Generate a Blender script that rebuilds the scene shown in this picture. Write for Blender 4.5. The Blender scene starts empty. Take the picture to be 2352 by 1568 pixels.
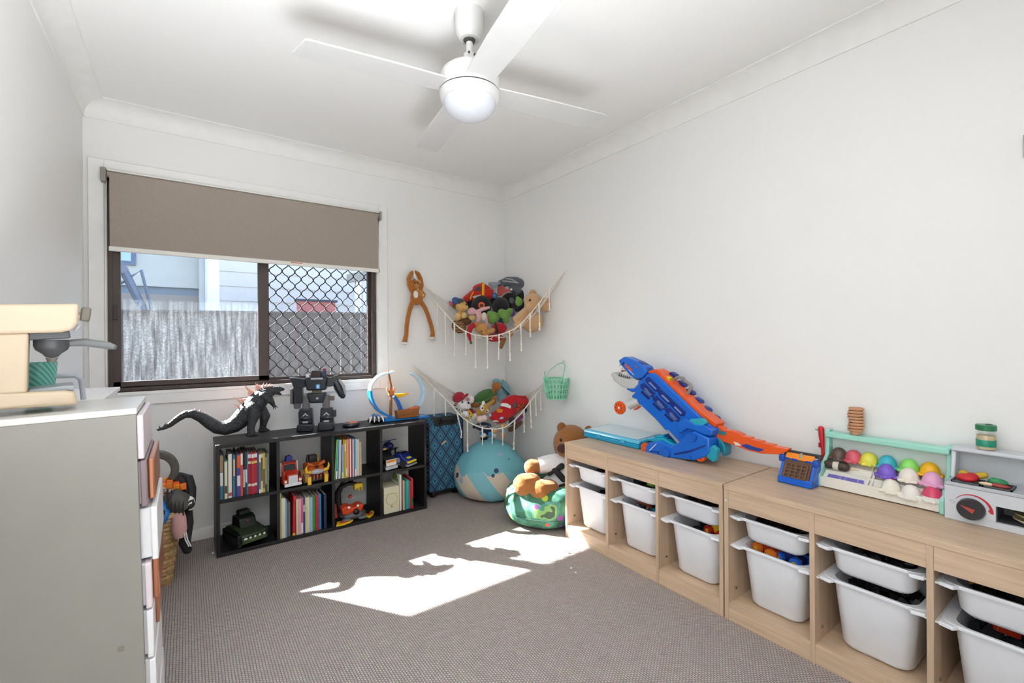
import bpy, bmesh, math, random
from mathutils import Vector, Matrix, Euler
random.seed(7)
PI = math.pi
sc = bpy.context.scene
COL = sc.collection

# ------------------------------------------------------------------ camera
TH = math.radians(35.43)         # yaw clockwise from +Y
F = 1050.0                       # focal length in pixels of a 2352 px wide frame
CX, CY = 1176.0, 779.7           # principal column, horizon row
CH = 1.175                       # camera height
ROLL = math.radians(.4)          # slight roll of the hand-levelled camera
cd = bpy.data.cameras.new('camera'); cam = bpy.data.objects.new('camera', cd); COL.objects.link(cam)
cam.location = (0, 0, CH); cam.rotation_euler = (PI/2, ROLL, -TH)
cd.sensor_width = 36; cd.lens = F/2352*36; cd.shift_y = (CY-784)/2352; cd.clip_start = .02
sc.camera = cam
sc.view_settings.view_transform = 'Standard'; sc.view_settings.look = 'None'
sc.view_settings.gamma = 1; sc.view_settings.use_curve_mapping = False
sc.view_settings.exposure = 0.55
sc.cycles.use_denoising = True
sc.cycles.max_bounces = 8; sc.cycles.diffuse_bounces = 5; sc.cycles.adaptive_threshold = .05; sc.cycles.transparent_max_bounces = 16
sc.cycles.sample_clamp_indirect = 6; sc.cycles.caustics_reflective = False; sc.cycles.caustics_refractive = False
# ------------------------------------------------------------------ sky, sun, large lights
SUN_DIR = Vector((.705, -1.0, -.952)).normalized()      # direction the sunlight travels
w = bpy.data.worlds.new('world'); sc.world = w; w.use_nodes = True
nt = w.node_tree; nt.nodes.clear()
sky = nt.nodes.new('ShaderNodeTexSky'); sky.sky_type = 'NISHITA'; sky.sun_disc = False
sky.sun_elevation = math.radians(38); sky.sun_rotation = math.atan2(-SUN_DIR.x, -SUN_DIR.y); sky.air_density = 1.0; sky.dust_density = 2.0
bg = nt.nodes.new('ShaderNodeBackground'); bg.inputs['Strength'].default_value = .75
wo = nt.nodes.new('ShaderNodeOutputWorld')
nt.links.new(sky.outputs[0], bg.inputs[0]); nt.links.new(bg.outputs[0], wo.inputs[0])
sl = bpy.data.lights.new('sun', 'SUN'); sl.energy = 46; sl.angle = math.radians(.6); sl.color = (1, .965, .92)
so = bpy.data.objects.new('sun', sl); COL.objects.link(so); so.location = (-3, 8, 8)
so.rotation_euler = SUN_DIR.to_track_quat('-Z', 'Y').to_euler()
# added fill lamp under the unseen hall ceiling, brightening the room through the doorway
al = bpy.data.lights.new('hall_fill', 'AREA'); al.shape = 'RECTANGLE'; al.size = 1.3; al.size_y = 1.4; al.energy = 25; al.color = (.90, .955, 1)
ao = bpy.data.objects.new('hall_fill', al); COL.objects.link(ao); ao.location = (.3, -1.1, 2.46)

# added fill uplight, unseen below the camera, to brighten ceiling and walls
fl = bpy.data.lights.new('fill_uplight', 'AREA'); fl.shape = 'DISK'; fl.size = .9; fl.energy = 36; fl.spread = math.radians(110); fl.color = (.925, .965, 1)
fo = bpy.data.objects.new('fill_uplight', fl); COL.objects.link(fo); fo.location = (.12, -.10, .42); fo.rotation_euler = Vector((-.17, .27, 1)).to_track_quat('-Z', 'Y').to_euler()

# ------------------------------------------------------------------ pixel -> place
cT, sT = math.cos(TH), math.sin(TH)
def ray(px, py):
    x, y = px-CX, py-CY; d = (x*math.cos(ROLL)-y*math.sin(ROLL))/F; e = (x*math.sin(ROLL)+y*math.cos(ROLL))/F
    return Vector((d*cT+sT, -d*sT+cT, -e))
def at(px, py, X=None, Y=None, Z=None, D=None):
    r = ray(px, py)
    if D is not None: t = D
    elif X is not None: t = X/r.x
    elif Y is not None: t = Y/r.y
    else: t = (Z-CH)/r.z
    return Vector((r.x*t, r.y*t, CH+r.z*t))

# ------------------------------------------------------------------ materials
def lin(c): return c/12.92 if c <= .04045 else ((c+.055)/1.055)**2.4
def rgb(h):
    h = h.lstrip('#'); return tuple(lin(int(h[i:i+2], 16)/255) for i in (0, 2, 4))+(1,)
MATS = {}
def nodes(m): return m.node_tree.nodes, m.node_tree.links
def M(h, rough=.5, kind='plain', metal=0, key=None, **k):
    key = key or (h, rough, kind, metal, tuple(sorted(k.items())))
    if key in MATS: return MATS[key]
    m = bpy.data.materials.new('%s_%s' % (kind, str(h).lstrip('#'))); m.use_nodes = True; MATS[key] = m
    N, Lk = nodes(m); b = N['Principled BSDF']
    b.inputs['Roughness'].default_value = rough; b.inputs['Metallic'].default_value = metal
    base = rgb(h)
    tc = N.new('ShaderNodeTexCoord')
    def noise(scale, det=3):
        n = N.new('ShaderNodeTexNoise'); n.inputs['Scale'].default_value = scale; n.inputs['Detail'].default_value = det
        Lk.new(tc.outputs['Object'], n.inputs['Vector']); return n
    def mixc(fac, c1, c2):
        x = N.new('ShaderNodeMix'); x.data_type = 'RGBA'; x.inputs[6].default_value = c1; x.inputs[7].default_value = c2
        Lk.new(fac, x.inputs[0]); return x
    def bump(hgt, s, d=.01):
        bp = N.new('ShaderNodeBump'); bp.inputs['Strength'].default_value = s; bp.inputs['Distance'].default_value = d
        Lk.new(hgt, bp.inputs['Height']); Lk.new(bp.outputs[0], b.inputs['Normal'])
    sh = lambda c, f: tuple(min(1, x*f) for x in c[:3])+(1,)
    if kind == 'plain':
        n = noise(k.get('s', 14)); x = mixc(n.outputs['Fac'], sh(base, .95), sh(base, 1.05)); Lk.new(x.outputs[2], b.inputs['Base Color'])
    elif kind == 'wall':
        n = noise(60, 4); x = mixc(n.outputs['Fac'], sh(base, .99), sh(base, 1.01)); Lk.new(x.outputs[2], b.inputs['Base Color']); bump(n.outputs['Fac'], .03, .002)
    elif kind == 'plush':
        n = noise(k.get('s', 260), 4); x = mixc(n.outputs['Fac'], sh(base, .72), sh(base, 1.2)); Lk.new(x.outputs[2], b.inputs['Base Color'])
        bump(n.outputs['Fac'], .8, .004); b.inputs['Sheen Weight'].default_value = .25; b.inputs['Roughness'].default_value = .95
    elif kind == 'fabric':
        n = noise(k.get('s', 500), 2); n2 = noise(7, 3)
        x = mixc(n.outputs['Fac'], sh(base, .80), sh(base, 1.2)); Lk.new(x.outputs[2], b.inputs['Base Color']); bump(n.outputs['Fac'], .4, .001)
    elif kind == 'leather':
        n = N.new('ShaderNodeTexVoronoi'); n.inputs['Scale'].default_value = k.get('s', 90); Lk.new(tc.outputs['Object'], n.inputs['Vector'])
        x = mixc(n.outputs['Distance'], sh(base, .7), sh(base, 1.35)); Lk.new(x.outputs[2], b.inputs['Base Color']); bump(n.outputs['Distance'], .7, .004)
    elif kind == 'wood':
        mp = N.new('ShaderNodeMapping'); mp.inputs['Scale'].default_value = k.get('v', (22, 1.3, 22)); Lk.new(tc.outputs['Object'], mp.inputs[0])
        n = N.new('ShaderNodeTexNoise'); n.inputs['Scale'].default_value = 2.2; n.inputs['Detail'].default_value = 6; n.inputs['Distortion'].default_value = .6
        Lk.new(mp.outputs[0], n.inputs['Vector'])
        cr = N.new('ShaderNodeValToRGB'); e = cr.color_ramp.elements; e[0].position = .3; e[1].position = .72
        e[0].color = sh(base, .80); e[1].color = sh(base, 1.1); Lk.new(n.outputs['Fac'], cr.inputs[0]); Lk.new(cr.outputs[0], b.inputs['Base Color'])
        bump(n.outputs['Fac'], .06, .002)
    elif kind == 'blend':      # two printed colours, large blobs
        n = noise(k.get('s', 6), 1); cr = N.new('ShaderNodeValToRGB'); cr.color_ramp.interpolation = 'CONSTANT'
        e = cr.color_ramp.elements; e[0].color = base; e[1].color = rgb(k['c2']); e[1].position = k.get('p', .55)
        if 'c3' in k: q = e.new(k.get('p3', .65)); q.color = rgb(k['c3'])
        Lk.new(n.outputs['Fac'], cr.inputs[0]); Lk.new(cr.outputs[0], b.inputs['Base Color'])
    elif kind == 'stripe':
        wv = N.new('ShaderNodeTexWave'); wv.bands_direction = k.get('d', 'X'); wv.inputs['Scale'].default_value = k.get('s', 5); wv.inputs['Distortion'].default_value = k.get('dist', 0)
        Lk.new(tc.outputs['Object'], wv.inputs['Vector']); cr = N.new('ShaderNodeValToRGB'); cr.color_ramp.interpolation = 'CONSTANT'
        e = cr.color_ramp.elements; e[0].color = base; e[1].color = rgb(k['c2']); e[1].position = k.get('p', .5)
        Lk.new(wv.outputs['Fac'], cr.inputs[0]); Lk.new(cr.outputs[0], b.inputs['Base Color'])
    elif kind == 'clear':      # tinted translucent plastic
        b.inputs['Base Color'].default_value = base; b.inputs['Transmission Weight'].default_value = k.get('t', .8); b.inputs['IOR'].default_value = 1.2
    if k.get('emit'):
        b.inputs['Emission Color'].default_value = base; b.inputs['Emission Strength'].default_value = k['emit']
    return m
WHITE = M('#f1f0ee', .55, 'wall'); TRIM = M('#f4f3f1', .35)
def P(h, r=.38): return M(h, r)
def PL(h, s=260): return M(h, .95, 'plush', s=s)

# ------------------------------------------------------------------ geometry
class G:
    def __init__(s): s.v = []; s.f = []; s.M = Matrix()
    def add(s, vs, fs):
        o = len(s.v); s.v += [s.M @ Vector(p) for p in vs]; s.f += [[i+o for i in f] for f in fs]; return s
    def box(s, x0, x1, y0, y1, z0, z1):
        return s.add([(x0,y0,z0),(x1,y0,z0),(x1,y1,z0),(x0,y1,z0),(x0,y0,z1),(x1,y0,z1),(x1,y1,z1),(x0,y1,z1)],
                     [(3,2,1,0),(4,5,6,7),(0,1,5,4),(1,2,6,5),(2,3,7,6),(3,0,4,7)])
    def cbox(s, c, d, R=None):
        old = s.M; s.M = old @ Matrix.Translation(c) @ (Euler(R).to_matrix().to_4x4() if R else Matrix())
        s.box(-d[0]/2, d[0]/2, -d[1]/2, d[1]/2, -d[2]/2, d[2]/2); s.M = old; return s
    def bar(s, a, b, wd, hg=None):          # square bar from a to b
        a, b = Vector(a), Vector(b); hg = hg or wd; d = b-a; q = d.to_track_quat('Z', 'Y').to_matrix().to_4x4()
        old = s.M; s.M = old @ Matrix.Translation(a) @ q; s.box(-wd/2, wd/2, -hg/2, hg/2, 0, d.length); s.M = old; return s
    def prism(s, poly, ax, a, b):
        n = len(poly); mk = {'x': lambda u, v, t: (t, u, v), 'y': lambda u, v, t: (u, t, v), 'z': lambda u, v, t: (u, v, t)}[ax]
        ar = sum(poly[i][0]*poly[(i+1) % n][1]-poly[(i+1) % n][0]*poly[i][1] for i in range(n))
        if (ar < 0) != (ax == 'y'): poly = poly[::-1]
        vs = [mk(u, v, min(a, b)) for u, v in poly]+[mk(u, v, max(a, b)) for u, v in poly]
        fs = [tuple(range(n))[::-1], tuple(range(n, 2*n))]+[(i, (i+1) % n, n+(i+1) % n, n+i) for i in range(n)]
        return s.add(vs, fs)
    def lathe(s, prof, n=24, c=(0,0,0), ax='z', cap=True, a0=0, a1=2*PI):
        c = Vector(c); full = abs(a1-a0-2*PI) < 1e-6; vs = []; fs = []; m = n if full else n+1
        for r, h in prof:
            for i in range(m):
                t = a0+(a1-a0)*i/n; p = {'z': (r*math.cos(t), r*math.sin(t), h), 'x': (h, r*math.cos(t), r*math.sin(t)), 'y': (r*math.sin(t), h, r*math.cos(t))}[ax]
                vs.append(c+Vector(p))
        for j in range(len(prof)-1):
            for i in range(m if full else m-1):
                i2 = (i+1) % m; fs.append((j*m+i, j*m+i2, (j+1)*m+i2, (j+1)*m+i))
        if cap and full:
            fs.append(tuple(range(m))[::-1]); fs.append(tuple(range((len(prof)-1)*m, len(prof)*m)))
        return s.add(vs, fs)
    def cyl(s, a, b, r, n=16, r2=None): return s.tube([a, b], [r, r if r2 is None else r2], n)
    def tube(s, pts, r, n=8, closed=False, rnd=False):
        pts = [Vector(p) for p in pts]; k = len(pts); rr = list(r) if isinstance(r, (list, tuple)) else [r]*k
        if rnd and not closed:
            d0 = (pts[0]-pts[1]).normalized(); d1 = (pts[-1]-pts[-2]).normalized(); A = []; B = []
            for q in (70, 45, 20):
                t = math.radians(q); A.append((pts[0]+d0*rr[0]*math.sin(t), rr[0]*math.cos(t)))
            for q in (20, 45, 70):
                t = math.radians(q); B.append((pts[-1]+d1*rr[-1]*math.sin(t), rr[-1]*math.cos(t)))
            al = A+list(zip(pts, rr))+B; pts = [p for p, _ in al]; rr = [x for _, x in al]; k = len(pts)
        tang = []
        for i in range(k):
            a, b = (pts[i-1], pts[(i+1) % k]) if closed else (pts[max(i-1, 0)], pts[min(i+1, k-1)])
            t = b-a; tang.append(t.normalized() if t.length > 1e-9 else Vector((0, 0, 1)))
        nrm = tang[0].orthogonal().normalized(); vs = []; fs = []
        for i in range(k):
            nrm = (nrm-tang[i]*nrm.dot(tang[i])); nrm = nrm.normalized() if nrm.length > 1e-6 else tang[i].orthogonal().normalized()
            bi = tang[i].cross(nrm)
            for j in range(n):
                t = 2*PI*j/n; vs.append(pts[i]+(nrm*math.cos(t)+bi*math.sin(t))*rr[i])
        for i in range(k if closed else k-1):
            i2 = (i+1) % k
            for j in range(n): fs.append((i*n+j, i*n+(j+1) % n, i2*n+(j+1) % n, i2*n+j))
        if not closed: fs.append(tuple(range(n))[::-1]); fs.append(tuple(range((k-1)*n, k*n)))
        return s.add(vs, fs)
    def ell(s, c, r, R=None, n=16, m=10):
        if not isinstance(r, (list, tuple)): r = (r, r, r)
        old = s.M; s.M = old @ Matrix.Translation(c) @ (Euler(R).to_matrix().to_4x4() if R else Matrix())
        vs = [(0, 0, -r[2])]; fs = []
        for j in range(1, m):
            t = -PI/2+PI*j/m
            for i in range(n):
                a = 2*PI*i/n; vs.append((r[0]*math.cos(t)*math.cos(a), r[1]*math.cos(t)*math.sin(a), r[2]*math.sin(t)))
        vs.append((0, 0, r[2])); e = len(vs)-1
        for i in range(n): fs.append((0, 1+(i+1) % n, 1+i)); fs.append((e, e-n+i, e-n+(i+1) % n))
        for j in range(m-2):
            for i in range(n):
                a = 1+j*n; fs.append((a+i, a+(i+1) % n, a+n+(i+1) % n, a+n+i))
        s.add(vs, fs); s.M = old; return s
    def spike(s, base, tip, r, n=5):
        base, tip = Vector(base), Vector(tip); d = tip-base; u = d.orthogonal().normalized(); v = d.cross(u).normalized()
        vs = [base+(u*math.cos(2*PI*i/n)+v*math.sin(2*PI*i/n))*r for i in range(n)]+[tip]
        return s.add(vs, [tuple(range(n))[::-1]]+[(i, (i+1) % n, n) for i in range(n)])
    def grid(s, fn, nu, nv, closeu=False):
        vs = [fn(i/nu, j/nv) for j in range(nv+1) for i in range(nu if closeu else nu+1)]; m = nu if closeu else nu+1; fs = []
        for j in range(nv):
            for i in range(nu): fs.append((j*m+i, j*m+(i+1) % m, (j+1)*m+(i+1) % m, (j+1)*m+i))
        return s.add(vs, fs)
WM = {}
def wm(o): return WM.get(o.name, Matrix())
def ob(name, g, mat, parent=None, W=False, bevel=0, seg=2, smooth=35, remesh=0, subd=0, kind=None, loc=None, rot=None, label=None, solid=0):
    me = bpy.data.meshes.new(name); vs = g.v
    if parent is not None and W:
        inv = wm(parent).inverted(); vs = [inv @ v for v in vs]
    me.from_pydata([tuple(v) for v in vs], [], g.f); me.update()
    if smooth:
        me.polygons.foreach_set('use_smooth', [True]*len(me.polygons)); me.set_sharp_from_angle(angle=math.radians(smooth))
    me.materials.append(mat)
    o = bpy.data.objects.new(name, me); COL.objects.link(o)
    if parent is not None: o.parent = parent
    if loc is not None: o.location = loc
    if rot is not None: o.rotation_euler = rot
    lm = Matrix.Translation(loc or (0, 0, 0)) @ (Euler(rot).to_matrix().to_4x4() if rot else Matrix())
    WM[o.name] = (wm(parent) if parent is not None else Matrix()) @ lm
    if solid:
        q = o.modifiers.new('solid', 'SOLIDIFY'); q.thickness = solid; q.offset = 0
    if remesh:
        q = o.modifiers.new('remesh', 'REMESH'); q.mode = 'VOXEL'; q.voxel_size = remesh; q.use_smooth_shade = True
        q = o.modifiers.new('relax', 'SMOOTH'); q.factor = .6; q.iterations = 4
    if bevel:
        q = o.modifiers.new('bevel', 'BEVEL'); q.width = bevel; q.segments = seg; q.limit_method = 'ANGLE'; q.angle_limit = math.radians(40); q.harden_normals = False
    if subd:
        q = o.modifiers.new('subd', 'SUBSURF'); q.levels = subd; q.render_levels = subd
    if kind: o['kind'] = kind
    if label: o['label'] = label
    return o
def thing(name, label, cat, loc=(0,0,0), rotz=0, group=None):
    o = bpy.data.objects.new(name, None); COL.objects.link(o); o.empty_display_size = .05
    o.location = loc; o.rotation_euler = (0, 0, rotz); o['label'] = label; o['category'] = cat
    if group: o['group'] = group
    WM[o.name] = Matrix.Translation(loc) @ Matrix.Rotation(rotz, 4, 'Z'); return o
def tag(o, label, cat, group=None):
    o['label'] = label; o['category'] = cat
    if group: o['group'] = group
    return o
def struct(name, g, mat, **k): return ob(name, g, mat, kind='structure', **k)
def sroot(name, loc=(0,0,0)):
    o = bpy.data.objects.new(name, None); COL.objects.link(o); o.location = loc; o['kind'] = 'structure'; WM[o.name] = Matrix.Translation(loc); return o
def dup(root, loc, rotz=None, label=None):
    r = root.copy(); COL.objects.link(r); r.location = loc
    if rotz is not None: r.rotation_euler = (0, 0, rotz)
    if label: r['label'] = label
    WM[r.name] = Matrix.Translation(loc) @ Matrix.Rotation(r.rotation_euler.z, 4, 'Z')
    for ch in list(root.children):
        c = ch.copy(); COL.objects.link(c); c.parent = r
        for q in ch.children:
            d = q.copy(); COL.objects.link(d); d.parent = c
    return r
class V:      # a thing seen at a pixel and depth; local x = right, y = away, z = up; u(px,py,dy) -> local point
    def __init__(s, name, label, cat, px, py, D, group=None, rotz=None):
        s.px, s.py, s.k = px, py, D/F; s.t = thing(name, label, cat, at(px, py, D=D), -TH if rotz is None else rotz, group)
    def u(s, px, py, dy=0): return Vector(((px-s.px)*s.k, dy, (s.py-py)*s.k))
    def r(s, p): return p*s.k
ORD = ['first', 'second', 'third', 'fourth', 'fifth', 'sixth', 'seventh', 'eighth', 'ninth', 'tenth', 'eleventh', 'twelfth', 'thirteenth', 'fourteenth', 'fifteenth', 'sixteenth', 'seventeenth', 'eighteenth', 'nineteenth', 'twentieth', 'twenty-first', 'twenty-second']

# ================================================================== the room
XL, XR, YB, YF, H = -.445, 2.275, 3.30, -.22, 2.47
T = .12
def carpet():
    m = bpy.data.materials.new('carpet'); m.use_nodes = True; N, Lk = nodes(m); b = N['Principled BSDF']; b.inputs['Roughness'].default_value = 1
    b.inputs['Specular IOR Level'].default_value = .1
    g = N.new('ShaderNodeNewGeometry'); mp = N.new('ShaderNodeMapping'); mp.inputs['Rotation'].default_value = (0, 0, PI/2); mp.inputs['Scale'].default_value = (1, 1, 1)
    Lk.new(g.outputs['Position'], mp.inputs[0])
    br = N.new('ShaderNodeTexBrick'); br.inputs['Scale'].default_value = 1; br.inputs['Brick Width'].default_value = .0115; br.inputs['Row Height'].default_value = .0095
    br.inputs['Mortar Size'].default_value = .0024; br.inputs['Mortar Smooth'].default_value = 1; br.offset = .5
    br.inputs['Color1'].default_value = rgb('#cbc1bc'); br.inputs['Color2'].default_value = rgb('#bfb5b0'); br.inputs['Mortar'].default_value = rgb('#8f8582')
    n = N.new('ShaderNodeTexNoise'); n.inputs['Scale'].default_value = 40; n.inputs['Detail'].default_value = 4; Lk.new(g.outputs['Position'], n.inputs['Vector'])
    vm = N.new('ShaderNodeMix'); vm.data_type = 'VECTOR'; vm.inputs[0].default_value = .0025; Lk.new(mp.outputs[0], vm.inputs[4]); Lk.new(n.outputs['Color'], vm.inputs[5])
    Lk.new(vm.outputs[1], br.inputs['Vector'])
    x = N.new('ShaderNodeMix'); x.data_type = 'RGBA'; x.blend_type = 'MULTIPLY'; x.inputs[0].default_value = .22
    Lk.new(br.outputs['Color'], x.inputs[6]); Lk.new(n.outputs['Color'], x.inputs[7]); Lk.new(x.outputs[2], b.inputs['Base Color'])
    iv = N.new('ShaderNodeMath'); iv.operation = 'SUBTRACT'; iv.inputs[0].default_value = 1; Lk.new(br.outputs['Fac'], iv.inputs[1])
    bp = N.new('ShaderNodeBump'); bp.inputs['Strength'].default_value = .7; bp.inputs['Distance'].default_value = .004; Lk.new(iv.outputs[0], bp.inputs['Height']); Lk.new(bp.outputs[0], b.inputs['Normal'])
    return m
struct('floor', G().box(XL-T, XR+T, YF-T, YB+T, -.1, 0), carpet())
struct('floor_hall', G().box(XL-T, XR+T, YF-1.9, YF-T, -.1, 0), M('#e6e4e0', .3))
struct('ceiling', G().box(XL-T, XR+T, YF-1.8, YB+T, H, H+.12), WHITE)
struct('wall_left', G().box(XL-T, XL, YF-T, YB+T, 0, H), WHITE)
struct('wall_right', G().box(XR, XR+T, YF-T, YB+T, 0, H), WHITE)
# window opening in the back wall
WX0, WX1, WZ0, WZ1 = -.360, 1.148, .90, 2.11
struct('wall_back', G().box(XL, WX0, YB, YB+T, 0, H).box(WX1, XR, YB, YB+T, 0, H).box(WX0, WX1, YB, YB+T, 0, WZ0).box(WX0, WX1, YB, YB+T, WZ1, H), WHITE)
# wall behind the camera with the open doorway, and the hall beyond it
DX0, DX1, DZ = -.38, .44, 2.04
struct('wall_front', G().box(XL, DX0, YF-T, YF, 0, H).box(DX1, XR, YF-T, YF, 0, H).box(DX0, DX1, YF-T, YF, DZ, H), WHITE)
struct('wall_hall', G().box(XL-T, XL, YF-1.8, YF-T, 0, H).box(1.1, 1.1+T, YF-1.8, YF-T, 0, H).box(XL-T, 1.1+T, YF-1.9, YF-1.8, 0, H), WHITE)
dr = sroot('door_1', (0, YF, 0))
ob('door_frame', G().box(DX0-.06, DX0, YF, YF+.015, 0, DZ+.06).box(DX1, DX1+.06, YF, YF+.015, 0, DZ+.06).box(DX0, DX1, YF, YF+.015, DZ, DZ+.06), TRIM, dr, W=True)
# coved cornice: quarter hollow profile 90 mm
def cove(n=8, c=.085):
    p = [(0, 0), (0, -c-.006), (.006, -c-.006), (.006, -c)]
    for i in range(n+1):
        t = PI/2*i/n; p.append((.006+(c-.006)*(1-math.cos(t)), -c+(c-.006)*math.sin(t)))
    p += [(c+.006, -.006), (c+.006, 0)]
    return p
cp = cove()
CORN = M('#f0efec', .5)
struct('trim_1', G().prism([(YB-u, H+v) for u, v in cp], 'x', XL, XR), CORN)
struct('trim_2', G().prism([(XR-u, H+v) for u, v in cp], 'y', YF, YB), CORN)
struct('trim_3', G().prism([(XL+u, H+v) for u, v in cp], 'y', YF, YB), CORN)
struct('trim_4', G().prism([(YF+u, H+v) for u, v in cp], 'x', XL, XR), CORN)
sk = lambda a, s: [(a, 0), (a+s*.012, 0), (a+s*.012, .058), (a+s*.008, .066), (a, .066)]
struct('baseboard_back', G().prism(sk(YB, -1), 'x', XL, XR), TRIM)
struct('baseboard_right', G().prism(sk(XR, -1), 'y', YF, YB), TRIM)
struct('baseboard_left', G().prism(sk(XL, 1), 'y', YF, YB), TRIM)

# ------------------------------------------------------------------ window
BROWN = M('#4a3d38', .4); BRD = M('#3a2f2c', .45)
wn = sroot('window_1', (.37, YB, WZ0))
A0, A1, AZ0, AZ1 = -.425, 1.212, .825, 2.165
for g in (G().box(A0, WX0, YB-.016, YB, AZ0, AZ1), G().box(WX1, A1, YB-.016, YB, AZ0, AZ1), G().box(WX0, WX1, YB-.016, YB, WZ1, AZ1), G().box(WX0, WX1, YB-.016, YB, AZ0, WZ0)):
    ob('architrave', g, TRIM, wn, W=True, bevel=.003)
ob('window_sill', G().box(WX0, WX1, YB-.02, YB+.06, WZ0-.018, WZ0), TRIM, wn, W=True, bevel=.002)
for g in (G().box(WX0, WX0+.008, YB, YB+T, WZ0, WZ1), G().box(WX1-.008, WX1, YB, YB+T, WZ0, WZ1), G().box(WX0, WX1, YB, YB+T, WZ1-.008, WZ1)):
    ob('reveal', g, TRIM, wn, W=True)
y0, y1 = YB+.03, YB+.10
fx0, fx1, fz0, fz1 = WX0+.008, WX1-.008, WZ0, WZ1-.008
ob('outer_frame', G().box(fx0, fx0+.022, y0, y1, fz0, fz1).box(fx1-.03, fx1, y0, y1, fz0, fz1).box(fx0, fx1, y0, y1, fz1-.04, fz1)
   .box(fx0, fx1, y0-.012, y1, fz0, fz0+.022).box(fx0, fx1, y0+.02, y0+.026, fz0, fz0+.04), BROWN, wn, W=True, bevel=.002)
# sliding sash with the left glass pane
sx0, sx1 = fx0+.020, .434
sash = ob('sash_frame', G().box(sx0, sx0+.034, y0+.002, y0+.03, fz0+.026, fz1-.02).box(sx1-.06, sx1, y0+.002, y0+.03, fz0+.026, fz1-.02)
   .box(sx0, sx1, y0+.002, y0+.03, fz0+.026, fz0+.056).box(sx0, sx1, y0+.002, y0+.03, fz1-.05, fz1-.02), BROWN, wn, W=True, bevel=.002)
ob('sash_latch', G().box(sx0+.002, sx0+.02, y0-.014, y0+.002, 1.30, 1.38), BRD, sash, W=True, bevel=.003)
def glassmat(name, dirt):
    m = bpy.data.materials.new(name); m.use_nodes = True; N, Lk = nodes(m); N.remove(N['Principled BSDF']); out = N['Material Output']
    tr = N.new('ShaderNodeBsdfTransparent'); tr.inputs[0].default_value = (.90, .93, .95, 1)
    gl = N.new('ShaderNodeBsdfGlossy'); gl.inputs['Roughness'].default_value = .02
    m1 = N.new('ShaderNodeMixShader'); m1.inputs[0].default_value = .012; Lk.new(tr.outputs[0], m1.inputs[1]); Lk.new(gl.outputs[0], m1.inputs[2])
    df = N.new('ShaderNodeBsdfTranslucent'); df.inputs[0].default_value = (.62, .70, .78, 1)
    tc = N.new('ShaderNodeTexCoord'); mp = N.new('ShaderNodeMapping'); mp.inputs['Scale'].default_value = (55, 1, 5); Lk.new(tc.outputs['Object'], mp.inputs[0])
    n1 = N.new('ShaderNodeTexNoise'); n1.inputs['Scale'].default_value = 1; n1.inputs['Detail'].default_value = 6; Lk.new(mp.outputs[0], n1.inputs['Vector'])
    n2 = N.new('ShaderNodeTexNoise'); n2.inputs['Scale'].default_value = 120; n2.inputs['Detail'].default_value = 3; Lk.new(tc.outputs['Object'], n2.inputs['Vector'])
    # grime lies on the lower part of the pane
    sp = N.new('ShaderNodeSeparateXYZ'); Lk.new(tc.outputs['Object'], sp.inputs[0])
    r = N.new('ShaderNodeMapRange'); r.inputs[1].default_value = .55; r.inputs[2].default_value = .42; r.inputs[3].default_value = .35; r.inputs[4].default_value = 1; Lk.new(sp.outputs['Z'], r.inputs[0])
    r1 = N.new('ShaderNodeMapRange'); r1.inputs[1].default_value = .35; r1.inputs[2].default_value = .75; r1.inputs[3].default_value = .15; r1.inputs[4].default_value = 1; Lk.new(n1.outputs['Fac'], r1.inputs[0])
    r2 = N.new('ShaderNodeMapRange'); r2.inputs[1].default_value = .4; r2.inputs[2].default_value = .7; r2.inputs[3].default_value = .4; r2.inputs[4].default_value = 1; Lk.new(n2.outputs['Fac'], r2.inputs[0])
    a = N.new('ShaderNodeMath'); a.operation = 'MULTIPLY'; Lk.new(r.outputs[0], a.inputs[0]); Lk.new(r1.outputs[0], a.inputs[1])
    b2 = N.new('ShaderNodeMath'); b2.operation = 'MULTIPLY'; Lk.new(a.outputs[0], b2.inputs[0]); Lk.new(r2.outputs[0], b2.inputs[1])
    c = N.new('ShaderNodeMath'); c.operation = 'MULTIPLY'; c.inputs[1].default_value = dirt; Lk.new(b2.outputs[0], c.inputs[0])
    m2 = N.new('ShaderNodeMixShader'); Lk.new(c.outputs[0], m2.inputs[0]); Lk.new(m1.outputs[0], m2.inputs[1]); Lk.new(df.outputs[0], m2.inputs[2])
    Lk.new(m2.outputs[0], out.inputs[0]); return m
ob('glass_pane', G().box(sx0+.03, sx1-.05, y0+.014, y0+.018, fz0+.05, fz1-.045), glassmat('dusty_glass', .06), wn, W=True)
ob('glass_pane', G().box(sx1-.02, fx1-.02, y0+.048, y0+.052, fz0+.03, fz1-.04), glassmat('clean_glass', .012), wn, W=True)
ob('fixed_frame', G().box(sx1-.02, sx1+.006, y0+.034, y0+.062, fz0+.02, fz1-.02).box(fx1-.05, fx1-.028, y0+.034, y0+.062, fz0+.02, fz1-.02), BRD, wn, W=True, bevel=.002)
# diamond security grille outside the right pane
gx0, gx1 = sx1-.01, fx1-.03
pit, per, nst = .079, .097, 0
gy = y0+.09
GR = M('#1b1614', .8)
k = 0; x = gx0+.006
while x < gx1:
    ph = 0 if k % 2 == 0 else PI
    pts = []
    for i in range(0, 97):
        z = fz0+.02+i*(fz1-.05-fz0)/96
        u = (z/per*2*PI+ph); v = math.cos(u); v = math.copysign(abs(v)**.8, v)
        xx = x+pit/4*v*.97
        pts.append((min(max(xx, gx0), gx1), gy, z))
    ob('grille_strand', G().tube(pts, .0034, 5), GR, wn, W=True)
    k += 1; x += pit/2
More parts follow.
